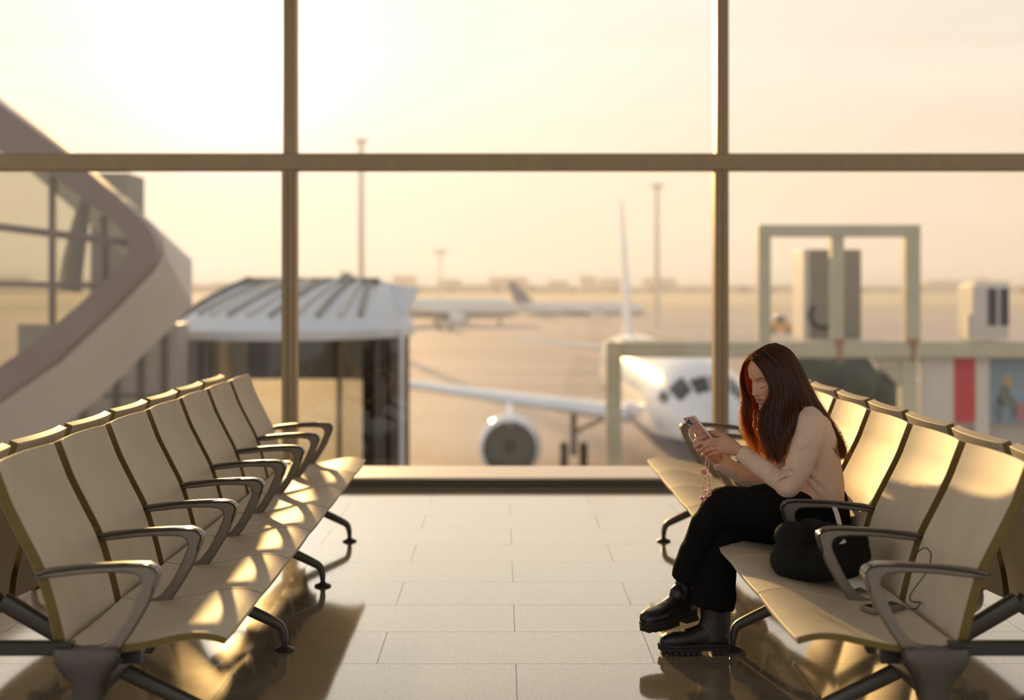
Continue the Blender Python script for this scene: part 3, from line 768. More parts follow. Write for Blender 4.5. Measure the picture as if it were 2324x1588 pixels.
# ------------------------------------------------------------------ the woman
M['sweater'] = mat('knit_sweater_cream', (.72, .54, .42), .85, noise=(60, .05), bump=(420, .25), sheen=.3)
M['trousers'] = mat('black_trousers', (.0075, .0075, .0075), .95, spec=.15, bump=(300, .2))
M['boot'] = mat('black_boot_leather', (.012, .011, .011), .38, bump=(60, .08))
M['sole'] = mat('black_boot_sole', (.018, .017, .016), .6)
M['bag'] = mat('black_plush', (.006, .006, .006), .95)
M['phonecase'] = mat('pink_marbled_phone_case', (.62, .36, .34), .22, noise=(55, .35), coat=.5)
M['phoneedge'] = mat('clear_case_edge', (.80, .66, .62), .12, coat=.6)
M['screen'] = mat('phone_screen', (.01, .01, .01), .08)
M['bead'] = mat('pink_beads', (.75, .22, .25), .15, trans=.4, coat=.5)
M['beadlight'] = mat('pale_beads', (.90, .62, .55), .15, trans=.5, coat=.5)
M['lash'] = mat('lash_black', (.012, .008, .006), .6)
def hair_mat(fac=.5, nm='auburn_hair'):
    m = bpy.data.materials.new(nm); m.use_nodes = True; nt = m.node_tree; b = nt.nodes['Principled BSDF']
    N, L = nt.nodes.new, nt.links.new
    b.inputs['Base Color'].default_value = (.050, .016, .007, 1); b.inputs['Roughness'].default_value = .40
    rf = N('ShaderNodeBsdfRefraction'); rf.inputs['Color'].default_value = (1.0, .45, .10, 1); rf.inputs['Roughness'].default_value = .5; rf.inputs['IOR'].default_value = 1.12
    mx = N('ShaderNodeMixShader'); mx.inputs[0].default_value = fac
    tl = N('ShaderNodeBsdfTranslucent'); tl.inputs[0].default_value = (1.0, .40, .07, 1); m2 = N('ShaderNodeMixShader'); m2.inputs[0].default_value = .5
    L(rf.outputs[0], m2.inputs[1]); L(tl.outputs[0], m2.inputs[2])
    L(b.outputs[0], mx.inputs[1]); L(m2.outputs[0], mx.inputs[2]); L(mx.outputs[0], nt.nodes['Material Output'].inputs[0]); return m
M['hair'] = hair_mat(); M['hairdense'] = hair_mat(.24, 'auburn_hair_dense')
M['haircap'] = mat('dark_hair_underside', (.022, .008, .004), .55)
def skin_mat():
    m = bpy.data.materials.new('skin'); m.use_nodes = True; nt = m.node_tree; b = nt.nodes['Principled BSDF']
    at = nt.nodes.new('ShaderNodeAttribute'); at.attribute_name = 'tint'
    nt.links.new(at.outputs['Color'], b.inputs['Base Color']); b.inputs['Roughness'].default_value = .48
    b.inputs['Subsurface Weight'].default_value = .25; b.inputs['Subsurface Radius'].default_value = (1, .35, .2); b.inputs['Subsurface Scale'].default_value = .012
    return m
M['skin'] = skin_mat()

woman = empty('person', (1.22, 5.42, 0), 'woman with long auburn hair in a cream sweater, sitting cross-legged looking at her phone', 'person')
# ---- head frame: x forward (face), z up
HC = P(1752, 862, 5.415)
yaw = math.radians(180 + 27); pitch = math.radians(13); roll = math.radians(0)
Rh = Matrix.Rotation(yaw, 4, 'Z') @ Matrix.Rotation(pitch, 4, 'Y')
Hm = Matrix.Translation(HC) @ Rh
HS = 1.03
def H(x, y, z): return Hm @ Vector((x * HS, y * HS, z * HS))
zf = [-.124, -.118, -.110, -.100, -.090, -.082, -.072, -.062, -.053, -.043, -.030, -.010, .010, .024, .045, .065, .085, .103, .116, .122]
xf = [.052, .066, .076, .080, .077, .0755, .082, .0815, .084, .082, .083, .083, .082, .087, .0885, .085, .074, .055, .030, .004]
wz = [-.124, -.112, -.10, -.08, -.06, -.03, 0, .03, .06, .085, .105, .116, .122]
ww = [.014, .028, .038, .051, .059, .066, .070, .0735, .0735, .064, .045, .026, .004]
bz = [-.124, -.10, -.075, -.05, -.02, .02, .06, .09, .11, .122]
bx_ = [.03, -.01, -.04, -.065, -.085, -.100, -.098, -.075, -.042, -.002]
def gs(d, s): return math.exp(-(d * d) / (2 * s * s))
def head_mesh(mb):
    nv, nu = 110, 120; rings = []
    for i in range(nv + 1):
        z = -.124 + .246 * i / nv
        f = np.interp(z, zf, xf); w = np.interp(z, wz, ww); b = np.interp(z, bz, bx_)
        ring = []
        for k in range(nu):
            a = 2 * PI * k / nu; c_, s_ = math.cos(a), math.sin(a)
            xx = f * abs(c_) ** .9 if c_ > 0 else b * abs(c_) ** .95
            yy = w * math.copysign(abs(s_) ** .9, s_)
            # slightly rounder cheeks in front
            x, y = xx, yy
            if c_ > 0:
                fr = c_
                x -= .010 * gs(y - .031, .013) * gs(z - .006, .011) + .010 * gs(y + .031, .013) * gs(z - .006, .011)      # sockets
                x += .0065 * gs(abs(y) - .031, .010) * gs(z - .001, .008)                                                  # lids
                x += .004 * gs(abs(y) - .036, .016) * gs(z + .028, .016)                                                   # cheeks
                x += .003 * gs(abs(y) - .026, .014) * gs(z - .024, .006)                                                   # brow
                # nose
                t = np.interp(z, [-.046, -.042, -.036, -.030, -.020, -.005, .008, .020], [0, .008, .0175, .0215, .017, .0095, .004, 0])
                x += t * gs(y, .0072 + .0020 * gs(z + .033, .008))
                x += .0085 * gs(abs(y) - .0115, .0045) * gs(z + .036, .0055)                                               # nostril wings
                # lips
                lw = .021
                x += .0050 * gs(z + .0545, .0036) * math.exp(-(y / lw) ** 4) + .0058 * gs(z + .0675, .0042) * math.exp(-(y / (lw * .85)) ** 4)
                x -= .0036 * gs(z + .0610, .0018) * math.exp(-(y / .024) ** 4)
                x -= .0022 * gs(z + .079, .004) * gs(y, .014)
                x += .003 * gs(z + .100, .010) * gs(y, .013)
            ring.append(H(x, y, z))
        rings.append(ring)
    mb.rings(rings)
body = MB(); head_mesh(body)
for sg in (1, -1):
    body.ball(H(-.012, sg * .073, -.006), (.010, .006, .030), 16, 10, m=Rh)
# neck, torso, arms, legs under the clothes
neckB = P(1797, 940, 5.42)
body.capsule([H(-.025, 0, -.06), H(-.03, 0, -.12), neckB + Vector((-.01, 0, -.01)), neckB + Vector((.03, 0, -.05))], [.050, .047, .052, .06], 20)
def body_torso(mb, g=0.0):
    secs = [(1862, 1185, .118, .165), (1862, 1145, .104, .160), (1856, 1100, .088, .138), (1846, 1050, .092, .142), (1836, 1005, .100, .158), (1825, 965, .092, .168), (1815, 940, .070, .135), (1805, 925, .050, .070)]
    rings = []
    for i, (px, py, rx, ry) in enumerate(secs):
        c = P(px, py, 5.42); q = P(secs[min(i + 1, 7)][0], secs[min(i + 1, 7)][1], 5.42) - P(secs[max(i - 1, 0)][0], secs[max(i - 1, 0)][1], 5.42)
        t = q.normalized(); u = Vector((t.z, 0, -t.x)); n = 40
        rings.append([c + u * math.copysign(abs(math.cos(2 * PI * k / n)) ** .85, math.cos(2 * PI * k / n)) * (rx + g) + Vector((0, 1, 0)) * math.sin(2 * PI * k / n) * (ry + g) for k in range(n)])
    mb.rings(rings)
body_torso(body, -.014)
SHL = P(1833, 962, 5.255); ELL = P(1790, 1098, 5.225); WRL = P(1676, 1022, 5.30)
SHR = P(1800, 958, 5.60); ELR = P(1742, 1100, 5.575); WRR = P(1622, 1040, 5.42)
body.capsule([P(1815, 958, 5.36), SHL, ELL], [.040, .042, .030], 16)
body.capsule([ELL, WRL], [.030, .0215], 16)
body.capsule([P(1815, 955, 5.5), SHR, ELR], [.040, .042, .030], 16)
body.capsule([ELR, WRR], [.030, .0215], 16)
HIPL = P(1855, 1180, 5.33); KNL = P(1628, 1142, 5.37); ANL = P(1578, 1335, 5.49)
HIPR = P(1855, 1190, 5.50); KNR = P(1648, 1190, 5.45); ANR = P(1625, 1400, 5.42)
for a, b, c in ((HIPL, KNL, ANL), (HIPR, KNR, ANR)):
    body.capsule([a, b], [.07, .048], 16); body.capsule([b, c], [.046, .032], 16)
# ---- phone frame (needed by the hands)
Lx = Vector((.605, .215, -.767)).normalized(); Wv = Vector((-.0374, .06, -.0125)); Wv = (Wv - Lx * Wv.dot(Lx)).normalized(); Nv = Lx.cross(Wv).normalized()
if Nv.z < 0: Nv = -Nv
PT = P(1563.5, 945, 5.33); PC = PT + Lx * .073
Pm = Matrix((( *(Wv), ), (*(Lx),), (*(Nv),))).transposed().to_4x4(); Pm.translation = PC   # x width, y down the length, z towards her eyes
def ph(x, y, z): return Pm @ Vector((x, y, z))
# ---- hands
def finger(mb, pts, r0, r1):
    n = len(pts); rr = [r0 + (r1 - r0) * i / (n - 1) for i in range(n)]
    mb.capsule(pts, rr, 12, sub=4)
# left (near) hand: back of the hand to the camera, fingers round the other hand
hy = 5.305
kn = [P(1632, 998, 5.315), P(1628, 1008, 5.300), P(1630, 1018, 5.298), P(1635, 1026, 5.302)]
rings = []
for (c, ra, rb) in ((WRL, .018, .025), (P(1664, 1016, 5.300), .018, .031), (P(1648, 1011, 5.298), .0165, .036), (P(1636, 1009, 5.300), .014, .036), (P(1628, 1008, 5.303), .010, .031)):
    d = (P(1628, 1008, 5.303) - WRL).normalized(); side = Vector((0, 1, 0)); up = d.cross(side).normalized(); side = up.cross(d).normalized()
    rings.append([c + side * ra * math.cos(2 * PI * k / 20) + up * rb * math.sin(2 * PI * k / 20) for k in range(20)])
body.rings(rings)
finger(body, [kn[0], P(1612, 999, 5.300), P(1598, 1006, 5.312), P(1591, 1012, 5.330)], .0092, .0070)
finger(body, [kn[1], P(1610, 1008, 5.292), P(1598, 1014, 5.306), P(1594, 1019, 5.325)], .0092, .0072)
finger(body, [kn[2], P(1613, 1019, 5.293), P(1603, 1023, 5.305), P(1599, 1027, 5.325)], .0088, .0068)
finger(body, [kn[3], P(1620, 1028, 5.300), P(1611, 1031, 5.310), P(1607, 1033, 5.328)], .0078, .0062)
finger(body, [P(1664, 1008, 5.318), P(1648, 992, 5.338), P(1630, 985, 5.358), P(1612, 981, 5.372), P(1606, 981, 5.377)], .0125, .0075)
# right (far) hand: cradles the phone from below and behind
palm = P(1603, 1022, 5.385)
rings = []
d = (P(1583, 1004, 5.365) - WRR).normalized(); side = Vector((0, 1, .2)).normalized(); up = d.cross(side).normalized(); side = up.cross(d).normalized()
for (c, ra, rb) in ((WRR, .023, .021), (P(1612, 1032, 5.405), .028, .020), (P(1602, 1022, 5.392), .033, .018), (P(1592, 1012, 5.378), .034, .015), (P(1584, 1004, 5.370), .030, .010)):
    rings.append([c + side * ra * math.cos(2 * PI * k / 20) + up * rb * math.sin(2 * PI * k / 20) for k in range(20)])
body.rings(rings)
finger(body, [P(1584, 1006, 5.345), P(1577, 1004, 5.325), P(1584, 996, 5.318), P(1598, 990, 5.322)], .0092, .0072)
finger(body, [P(1586, 1012, 5.345), P(1578, 1013, 5.322), P(1584, 1008, 5.312), P(1594, 1003, 5.314)], .0092, .0074)
finger(body, [P(1592, 1020, 5.350), P(1584, 1022, 5.328), P(1590, 1019, 5.316), P(1598, 1015, 5.316)], .0088, .0070)
finger(body, [P(1600, 1030, 5.360), P(1594, 1032, 5.340), P(1598, 1031, 5.328)], .0080, .0066)
finger(body, [P(1598, 1018, 5.415), P(1584, 1006, 5.425), P(1573, 992, 5.418), P(1568, 977, 5.410)], .0115, .0078)
bo = remeshed(body, 'body', M['skin'], woman, .0023, smooth=3, factor=.5)
# skin tint: lips, brows, blush; dark mouth line and nostrils are painted-in shade
def tint_body(o):
    me = o.data; n = len(me.vertices); co = np.empty(n * 3, dtype=np.float32); me.vertices.foreach_get('co', co); co = co.reshape(-1, 3)
    W = np.array(world_of(woman)); co = co @ W[:3, :3].T + W[:3, 3]
    Hi = np.array(Hm.inverted()); q = (co @ Hi[:3, :3].T + Hi[:3, 3]) / HS
    x, y, z = q[:, 0], q[:, 1], q[:, 2]
    base = np.array([.60, .335, .225]); col = np.tile(base, (n, 1))
    front = (x > .045) & (abs(y) < .08) & (abs(z) < .14)
    ay = np.abs(y)
    def mix(mask, c):
        m = (mask * front)[:, None]; return col * (1 - m) + np.array(c) * m
    lipz = np.exp(-((z + .0545 + .10 * y * y / .02 * .02) / .0050) ** 4) * np.exp(-(y / .0215) ** 6)
    lipl = np.exp(-((z + .0665) / .0062) ** 4) * np.exp(-(y / .0195) ** 6)
    col = mix(np.clip(np.maximum(lipz, lipl), 0, 1) * .9, (.42, .13, .10))
    col = mix(np.exp(-((z + .0605) / .0016) ** 2) * np.exp(-(y / .022) ** 6) * .8, (.16, .04, .03))
    bz_ = .0245 + .006 * np.clip((ay - .016) / .02, 0, 1) - .010 * np.clip((ay - .038) / .015, 0, 1)
    brow = np.exp(-((z - bz_) / .0036) ** 2) * (1 / (1 + np.exp(-(ay - .013) / .0015))) * (1 / (1 + np.exp((ay - .048) / .002)))
    col = mix(brow * .95, (.10, .045, .025))
    blush = np.exp(-((ay - .040) / .018) ** 2 - ((z + .028) / .018) ** 2)
    col = mix(blush * .35, (.62, .22, .16))
    nos = np.exp(-((ay - .006) / .0035) ** 2 - ((z + .0425) / .0028) ** 2); col = mix(nos * .8, (.12, .04, .03))
    a = me.color_attributes.new('tint', 'FLOAT_COLOR', 'POINT'); buf = np.ones((n, 4), dtype=np.float32); buf[:, :3] = col; a.data.foreach_set('color', buf.ravel())
tint_body(bo)
# eyelashes / closed-lid line
for sg in (1, -1):
    pts = []
    for t in np.linspace(-1, 1, 9):
        y = sg * (.031 + .0135 * t); z = -.0065 - .0028 * (1 - t * t) + .0015 * t
        w = np.interp(z, wz, ww); f = np.interp(z, zf, xf); s_ = min(.999, (abs(y) / w) ** (1 / .9)); x = f * math.sqrt(1 - s_ * s_) ** .9
        x += -.020 * .5 * gs(abs(y) - .031, .013) * gs(z - .006, .011) + .0065 * gs(abs(y) - .031, .010) * gs(z - .001, .008) + .0010
        pts.append(H(x, y, z))
    MB().tube(pts, [.0004, .0008, .0011, .0013, .0013, .0013, .0012, .0009, .0005], 6).build('eyelashes', M['lash'], woman)

# ---- sweater
sw = MB()
secs = [(1853, 1133, .106, .163), (1853, 1110, .104, .158), (1850, 1075, .104, .152), (1843, 1035, .106, .158), (1836, 1000, .104, .168), (1828, 970, .096, .176), (1817, 948, .078, .160), (1806, 932, .060, .105), (1800, 922, .052, .070)]
rings = []
for i, (px, py, rx, ry) in enumerate(secs):
    c = P(px, py, 5.42); j0, j1 = max(i - 1, 0), min(i + 1, len(secs) - 1); t = (P(secs[j1][0], secs[j1][1], 5.42) - P(secs[j0][0], secs[j0][1], 5.42)).normalized()
    if i == 0: t = Vector((0, 0, 1))
    u = Vector((t.z, 0, -t.x)); n = 48
    rings.append([c + u * math.copysign(abs(math.cos(2 * PI * k / n)) ** .85, math.cos(2 * PI * k / n)) * rx + Vector((0, 1, 0)) * math.sin(2 * PI * k / n) * ry for k in range(n)])
sw.rings(rings)
sw.capsule([P(1822, 952, 5.33), P(1838, 964, 5.262), P(1826, 1020, 5.235), P(1798, 1092, 5.225), P(1784, 1104, 5.228)], [.060, .062, .056, .049, .045], 26)
sw.tube([P(1800, 1100, 5.225), P(1784, 1100, 5.227), P(1755, 1080, 5.245), P(1720, 1054, 5.275), P(1690, 1033, 5.298), P(1681, 1027, 5.303)], [.030, .043, .041, .037, .033, .031], 26)
sw.capsule([P(1808, 952, 5.51), P(1802, 962, 5.59), P(1770, 1040, 5.60), P(1745, 1098, 5.575)], [.058, .060, .052, .044], 24)
sw.tube([P(1755, 1104, 5.575), P(1742, 1100, 5.574), P(1710, 1090, 5.54), P(1665, 1066, 5.48), P(1636, 1049, 5.44), P(1629, 1044, 5.43)], [.030, .041, .040, .036, .032, .030], 24)
# folds: soft ridges across elbow and side
for (a, b, c, r) in (((1797, 1075, 5.18), (1775, 1080, 5.185), (1762, 1092, 5.20), .006), ((1806, 1068, 5.18), (1790, 1062, 5.178), (1774, 1062, 5.19), .005),
                     ((1830, 1062, 5.262), (1855, 1086, 5.262), (1885, 1118, 5.275), .008), ((1815, 1068, 5.27), (1838, 1092, 5.262), (1862, 1122, 5.262), .007), ((1812, 1015, 5.19), (1835, 1010, 5.185), (1862, 1000, 5.23), .005),
                     ((1850, 1040, 5.268), (1872, 1075, 5.275), (1895, 1110, 5.30), .006), ((1740, 1068, 5.222), (1752, 1078, 5.21), (1762, 1092, 5.21), .005)):
    sw.capsule([P(*a), P(*b), P(*c)], [r, r * 1.6, r], 10)
swo = remeshed(sw, 'sweater', M['sweater'], woman, .0045, smooth=7, factor=.6)
crumple_later = swo
# cuffs and collar
cf = MB(); d = (P(1681, 1027, 5.303) - P(1720, 1054, 5.275)).normalized()
cf.tube([P(1681, 1027, 5.303) - d * .045, P(1681, 1027, 5.303) + d * .004], [.0345, .0322], 28, cap=False); cf.build('cuff', M['sweater'], swo)
cf = MB(); d = (P(1629, 1044, 5.43) - P(1665, 1066, 5.48)).normalized(); cf.tube([P(1629, 1044, 5.43) - d * .045, P(1629, 1044, 5.43) + d * .004], [.033, .031], 28, cap=False); cf.build('cuff', M['sweater'], swo)
c = P(1799, 922, 5.42); cl = MB()
cl.tube([c + Vector((.062 * math.cos(a) - .012, .066 * math.sin(a), -.010 + .022 * math.cos(a))) for a in [2 * PI * k / 30 for k in range(31)]], .0085, 10); cl.build('collar', M['sweater'], swo)

# ---- trousers
tr = MB()
tr.capsule([P(1862, 1150, 5.40), P(1862, 1178, 5.42)], [.115, .120], 26)
tr.ball(P(1862, 1172, 5.42), (.115, .175, .105), 30, 16)
# top (left) leg
tr.capsule([P(1850, 1170, 5.335), P(1760, 1158, 5.325), P(1690, 1148, 5.34), P(1640, 1142, 5.362)], [.096, .089, .080, .070], 24)
tr.tube([P(1650, 1128, 5.362), P(1632, 1150, 5.366), P(1605, 1190, 5.395), P(1586, 1235, 5.43), P(1570, 1280, 5.462), P(1562, 1312, 5.480)], [.050, .066, .066, .066, .070, .072], 26)
# lower (right) leg
tr.capsule([P(1855, 1185, 5.50), P(1750, 1186, 5.47), P(1660, 1184, 5.445)], [.098, .088, .074], 24)
tr.tube([P(1662, 1165, 5.445), P(1648, 1195, 5.440), P(1636, 1240, 5.430), P(1628, 1290, 5.425), P(1622, 1340, 5.420), P(1617, 1378, 5.418)], [.055, .072, .074, .078, .086, .092], 28)
tr.ball(P(1800, 1205, 5.42), (.12, .10, .055), 24, 12)
for (a, b, c, r) in (((1700, 1108, 5.30), (1740, 1103, 5.29), (1775, 1120, 5.29), .008), ((1690, 1122, 5.278), (1730, 1132, 5.262), (1780, 1142, 5.258), .007)):
    tr.capsule([P(*a), P(*b), P(*c)], [r, r * 1.5, r], 10)
tro = remeshed(tr, 'trousers', M['trousers'], woman, .006, smooth=8, factor=.6)
def crumple(o, amp, sx, sy, sz, seed=0.0):
    me = o.data; W = world_of(o.parent); Wi = W.inverted()
    n = len(me.vertices); co = np.empty(n * 3, dtype=np.float32); me.vertices.foreach_get('co', co); nr = np.empty(n * 3, dtype=np.float32); me.vertices.foreach_get('normal', nr)
    co = co.reshape(-1, 3); nr = nr.reshape(-1, 3); tr_ = np.array(W.translation)
    d = np.empty(n, dtype=np.float32)
    for k, p in enumerate((co + tr_).tolist()):
        q = Vector((p[0] * sx + seed, p[1] * sy + seed, p[2] * sz + seed)); d[k] = amp * (mnoise.noise(q) + .4 * mnoise.noise(q * 2.1))
    me.vertices.foreach_set('co', (co + nr * d[:, None]).astype(np.float32).ravel()); me.update()
crumple(tro, .0065, 18, 12, 10)


crumple(crumple_later, .0045, 20, 14, 16, 3.3)
# ---- boots
def boot(heel, yaw_deg, pitch_deg, roll_deg, label=None, lean=0.0):
    """x: heel (0) to toe (.28); z up; placed with the heel bottom at 'heel'"""
    m = Matrix.Translation(heel) @ Matrix.Rotation(math.radians(yaw_deg), 4, 'Z') @ Matrix.Rotation(math.radians(pitch_deg), 4, 'Y') @ Matrix.Rotation(math.radians(roll_deg), 4, 'X')
    up = MB()
    secs = [(.004, .032, .095), (.03, .039, .120), (.07, .041, .128), (.11, .041, .120), (.15, .044, .103), (.19, .048, .092), (.225, .048, .088), (.252, .043, .083), (.270, .034, .074), (.280, .020, .060)]
    rings = []
    for x, w, top in secs:
        ring = []
        for k in range(26):
            a = 2 * PI * k / 26; c_, s_ = math.cos(a), math.sin(a); z0 = .028
            zz = z0 + (top - z0) * (.5 + .5 * math.copysign(abs(s_) ** .75, s_)); ring.append(Vector((x, w * math.copysign(abs(c_) ** .8, c_), zz)))
        rings.append(ring)
    up.rings(rings)
    up.tube([(.060, 0, .050), (.056, 0, .10), (.054 - lean * .5, 0, .15), (.056 - lean, 0, .215)], [(.062, .044), (.062, .045), (.060, .046), (.062, .050)], 26, up=Vector((0, 1, 0)))
    up.capsule([(.10, 0, .088), (.085, 0, .125)], [.030, .034], 18)
    up.xform(m)
    o = remeshed(up, 'boot', [M['boot'], M['sole']], woman, .0035, smooth=5, factor=.55, label=label)
    outl = []
    half = [(.0, .0), (.0, .022), (.010, .033), (.04, .038), (.09, .037), (.13, .040), (.18, .048), (.225, .049), (.260, .040), (.280, .024), (.288, .0)]
    outl = half + [(x, -y) for x, y in half[-2:0:-1]]
    s = MB().prism(outl, 'z', .018, .030).prism([(x * 1.01 - .001, y * .965) for x, y in outl], 'z', .0302, .044).xform(m); s.build('sole', M['sole'], o, bevel=.003)
    lug = MB()
    for (x0, x1) in ((.004, .036), (.038, .074)): lug.prism([(x0, -.034), (x1, -.036), (x1, .036), (x0, .034)], 'z', .001, .018)
    for k in range(7):
        x0 = .115 + k * .0235
        w = .040 + .008 * math.sin(min(1, k / 5) * PI); w = [.037, .041, .045, .046, .044, .038, .028][k]
        for sg in (-1, 1): lug.prism([(x0, sg * .004), (x0 + .0195, sg * .004), (x0 + .0195, sg * w), (x0, sg * w)], 'z', .002, .019)
    lug.xform(m).build('lugs', M['sole'], o, bevel=.0015)
    return o
hb = P(1654, 1480, 5.405); hb.z = 0.0
boot(hb, 181, 0, 0)
boot(P(1575, 1404, 5.53), 216, 3, 0, lean=.06)

# ---- hair
GA = [  # near side guides, from the face edge to the back
 [(1702, 815, 5.385), (1712, 822, 5.335), (1727, 842, 5.322), (1741, 868, 5.318), (1747, 893, 5.318), (1735, 917, 5.336), (1725, 938, 5.338), (1722, 968, 5.325), (1738, 1005, 5.320), (1746, 1042, 5.318)],
 [(1708, 806, 5.390), (1724, 815, 5.328), (1746, 842, 5.312), (1757, 875, 5.308), (1760, 905, 5.315), (1752, 940, 5.312), (1745, 972, 5.305), (1752, 1010, 5.300), (1758, 1048, 5.300)],
 [(1716, 797, 5.410), (1738, 808, 5.340), (1764, 838, 5.315), (1774, 878, 5.305), (1778, 912, 5.300), (1770, 948, 5.292), (1762, 982, 5.285), (1764, 1015, 5.285), (1770, 1052, 5.288)],
 [(1726, 789, 5.415), (1752, 799, 5.338), (1780, 832, 5.308), (1793, 875, 5.298), (1796, 912, 5.285), (1788, 945, 5.262), (1778, 985, 5.250), (1775, 1015, 5.262), (1774, 1046, 5.272)],
 [(1737, 783, 5.418), (1765, 793, 5.342), (1793, 828, 5.312), (1808, 872, 5.300), (1812, 905, 5.285), (1806, 932, 5.248), (1795, 962, 5.232), (1786, 995, 5.228), (1780, 1025, 5.240)],
 [(1746, 780, 5.420), (1776, 790, 5.352), (1803, 825, 5.322), (1822, 870, 5.318), (1836, 912, 5.300), (1856, 948, 5.285), (1873, 985, 5.290), (1886, 1015, 5.300), (1893, 1040, 5.305)],
 [(1753, 779, 5.422), (1786, 790, 5.368), (1812, 826, 5.345), (1832, 872, 5.345), (1850, 915, 5.345), (1872, 950, 5.345), (1890, 985, 5.345), (1904, 1012, 5.345), (1908, 1040, 5.345)],
 [(1758, 778, 5.424), (1793, 792, 5.395), (1818, 830, 5.385), (1838, 876, 5.390), (1858, 918, 5.395), (1882, 955, 5.395), (1900, 988, 5.395), (1913, 1015, 5.390), (1914, 1042, 5.385)],
 [(1760, 778, 5.426), (1797, 795, 5.430), (1822, 834, 5.440), (1840, 880, 5.450), (1860, 922, 5.450), (1884, 960, 5.450), (1902, 992, 5.445), (1912, 1020, 5.440), (1908, 1045, 5.435)],
 [(1760, 779, 5.430), (1796, 796, 5.470), (1818, 836, 5.500), (1836, 882, 5.510), (1852, 925, 5.510), (1868, 965, 5.505), (1880, 1000, 5.500), (1888, 1025, 5.495), (1890, 1045, 5.49)],
]
GB = [  # far side guides
 [(1700, 816, 5.402), (1688, 826, 5.432), (1681, 848, 5.455), (1680, 872, 5.462), (1686, 895, 5.460), (1697, 918, 5.452), (1690, 945, 5.448), (1694, 975, 5.440), (1704, 1002, 5.435), (1712, 1028, 5.43)],
 [(1705, 808, 5.408), (1688, 820, 5.446), (1679, 850, 5.472), (1680, 880, 5.480), (1687, 905, 5.475), (1684, 935, 5.462), (1690, 965, 5.455), (1702, 995, 5.450), (1708, 1020, 5.448), (1716, 1040, 5.44)],
 [(1714, 799, 5.414), (1695, 810, 5.462), (1685, 842, 5.492), (1690, 880, 5.498), (1700, 910, 5.490), (1706, 940, 5.475), (1708, 970, 5.465), (1716, 1000, 5.460), (1724, 1030, 5.458), (1738, 1052, 5.455)],
 [(1726, 790, 5.420), (1708, 802, 5.480), (1700, 840, 5.508), (1706, 885, 5.510), (1716, 920, 5.498), (1722, 950, 5.480), (1728, 980, 5.470), (1732, 1010, 5.465), (1738, 1035, 5.46), (1744, 1052, 5.46)],
 [(1740, 782, 5.426), (1726, 795, 5.495), (1722, 838, 5.520), (1728, 885, 5.518), (1738, 920, 5.495), (1742, 950, 5.46), (1744, 985, 5.44), (1748, 1015, 5.42), (1752, 1040, 5.40), (1756, 1056, 5.38)],
 [(1752, 779, 5.430), (1750, 795, 5.505), (1752, 840, 5.525), (1760, 885, 5.520), (1775, 915, 5.510), (1790, 940, 5.50), (1810, 965, 5.50), (1830, 995, 5.51), (1845, 1020, 5.51), (1850, 1035, 5.51)],
 [(1760, 779, 5.430), (1785, 796, 5.495), (1800, 838, 5.520), (1815, 884, 5.520), (1832, 925, 5.515), (1848, 962, 5.51), (1862, 998, 5.51), (1872, 1022, 5.505), (1880, 1038, 5.50)],
]
def guide_at(G, g, n=26):
    i = min(int(g), len(G) - 2); f = g - i
    a, b = G[i], G[i + 1]; m = max(len(a), len(b))
    def res(q): return [q[min(int(k * (len(q) - 1) / (m - 1)), len(q) - 2)] for k in range(m)]
    def lerp_list(q, t):
        s = t * (len(q) - 1); j = min(int(s), len(q) - 2); e = s - j
        return Vector(q[j]) * (1 - e) + Vector(q[j + 1]) * e
    pts = [P(*(lerp_list(a, t) * (1 - f) + lerp_list(b, t) * f)) for t in [k / 9 for k in range(10)]]
    return catmull(pts, 3)
def strands(mb, G, count, inward, seed, r=.0008, g0=0, g1=None, wave=.010, spread=.006, ext=.02):
    rnd = random.Random(seed); g1 = g1 if g1 is not None else len(G) - 1.001
    centre = P(1752, 862, 5.415)
    for s in range(count):
        g = g0 + (g1 - g0) * rnd.random(); base = guide_at(G, g)
        n = len(base); off = Vector((rnd.gauss(0, 1), rnd.gauss(0, 1), rnd.gauss(0, .6))) * spread
        lock = int(g * 5 + rnd.random() * .6); ph_ = lock * 1.9 + rnd.gauss(0, .35); amp = wave * (.6 + .8 * ((lock * 7919) % 10) / 10)
        dep = rnd.random() * inward; cut = 1 - .28 * rnd.random() ** 2 + ext * rnd.random()
        pts = []
        m = max(6, int(n * min(1, cut)))
        for i in range(m):
            t = i / (n - 1); p = base[i].copy()
            inn = (centre - p); inn.z *= .3; inn = inn.normalized() if t < .55 else Vector((0, .3, 0))
            p += inn * dep * min(1, t * 5) * (1 if t < .55 else .4)
            p += off * (.12 + 1.1 * max(0, t - .2)) * (.4 if t < .4 else 1)
            w = max(0, (t - .42) / .58); p += Vector((math.cos(t * 16 + ph_), .8 * math.sin(t * 16 + ph_), .3 * math.sin(t * 13 + ph_))) * amp * w
            pts.append(p)
        wd = Vector((rnd.gauss(0, 1), rnd.gauss(0, 1) * .35, rnd.gauss(0, .4)))
        rg = []
        for i, p in enumerate(pts):
            t = (pts[min(i + 1, m - 1)] - pts[max(i - 1, 0)]).normalized(); sd = (wd - t * wd.dot(t)).normalized() * r * (1 if i < m * .7 else 1 - .8 * (i - m * .7) / (m * .3))
            rg.append([p - sd, p + sd])
        mb.rings(rg, closed=False, cap=False)
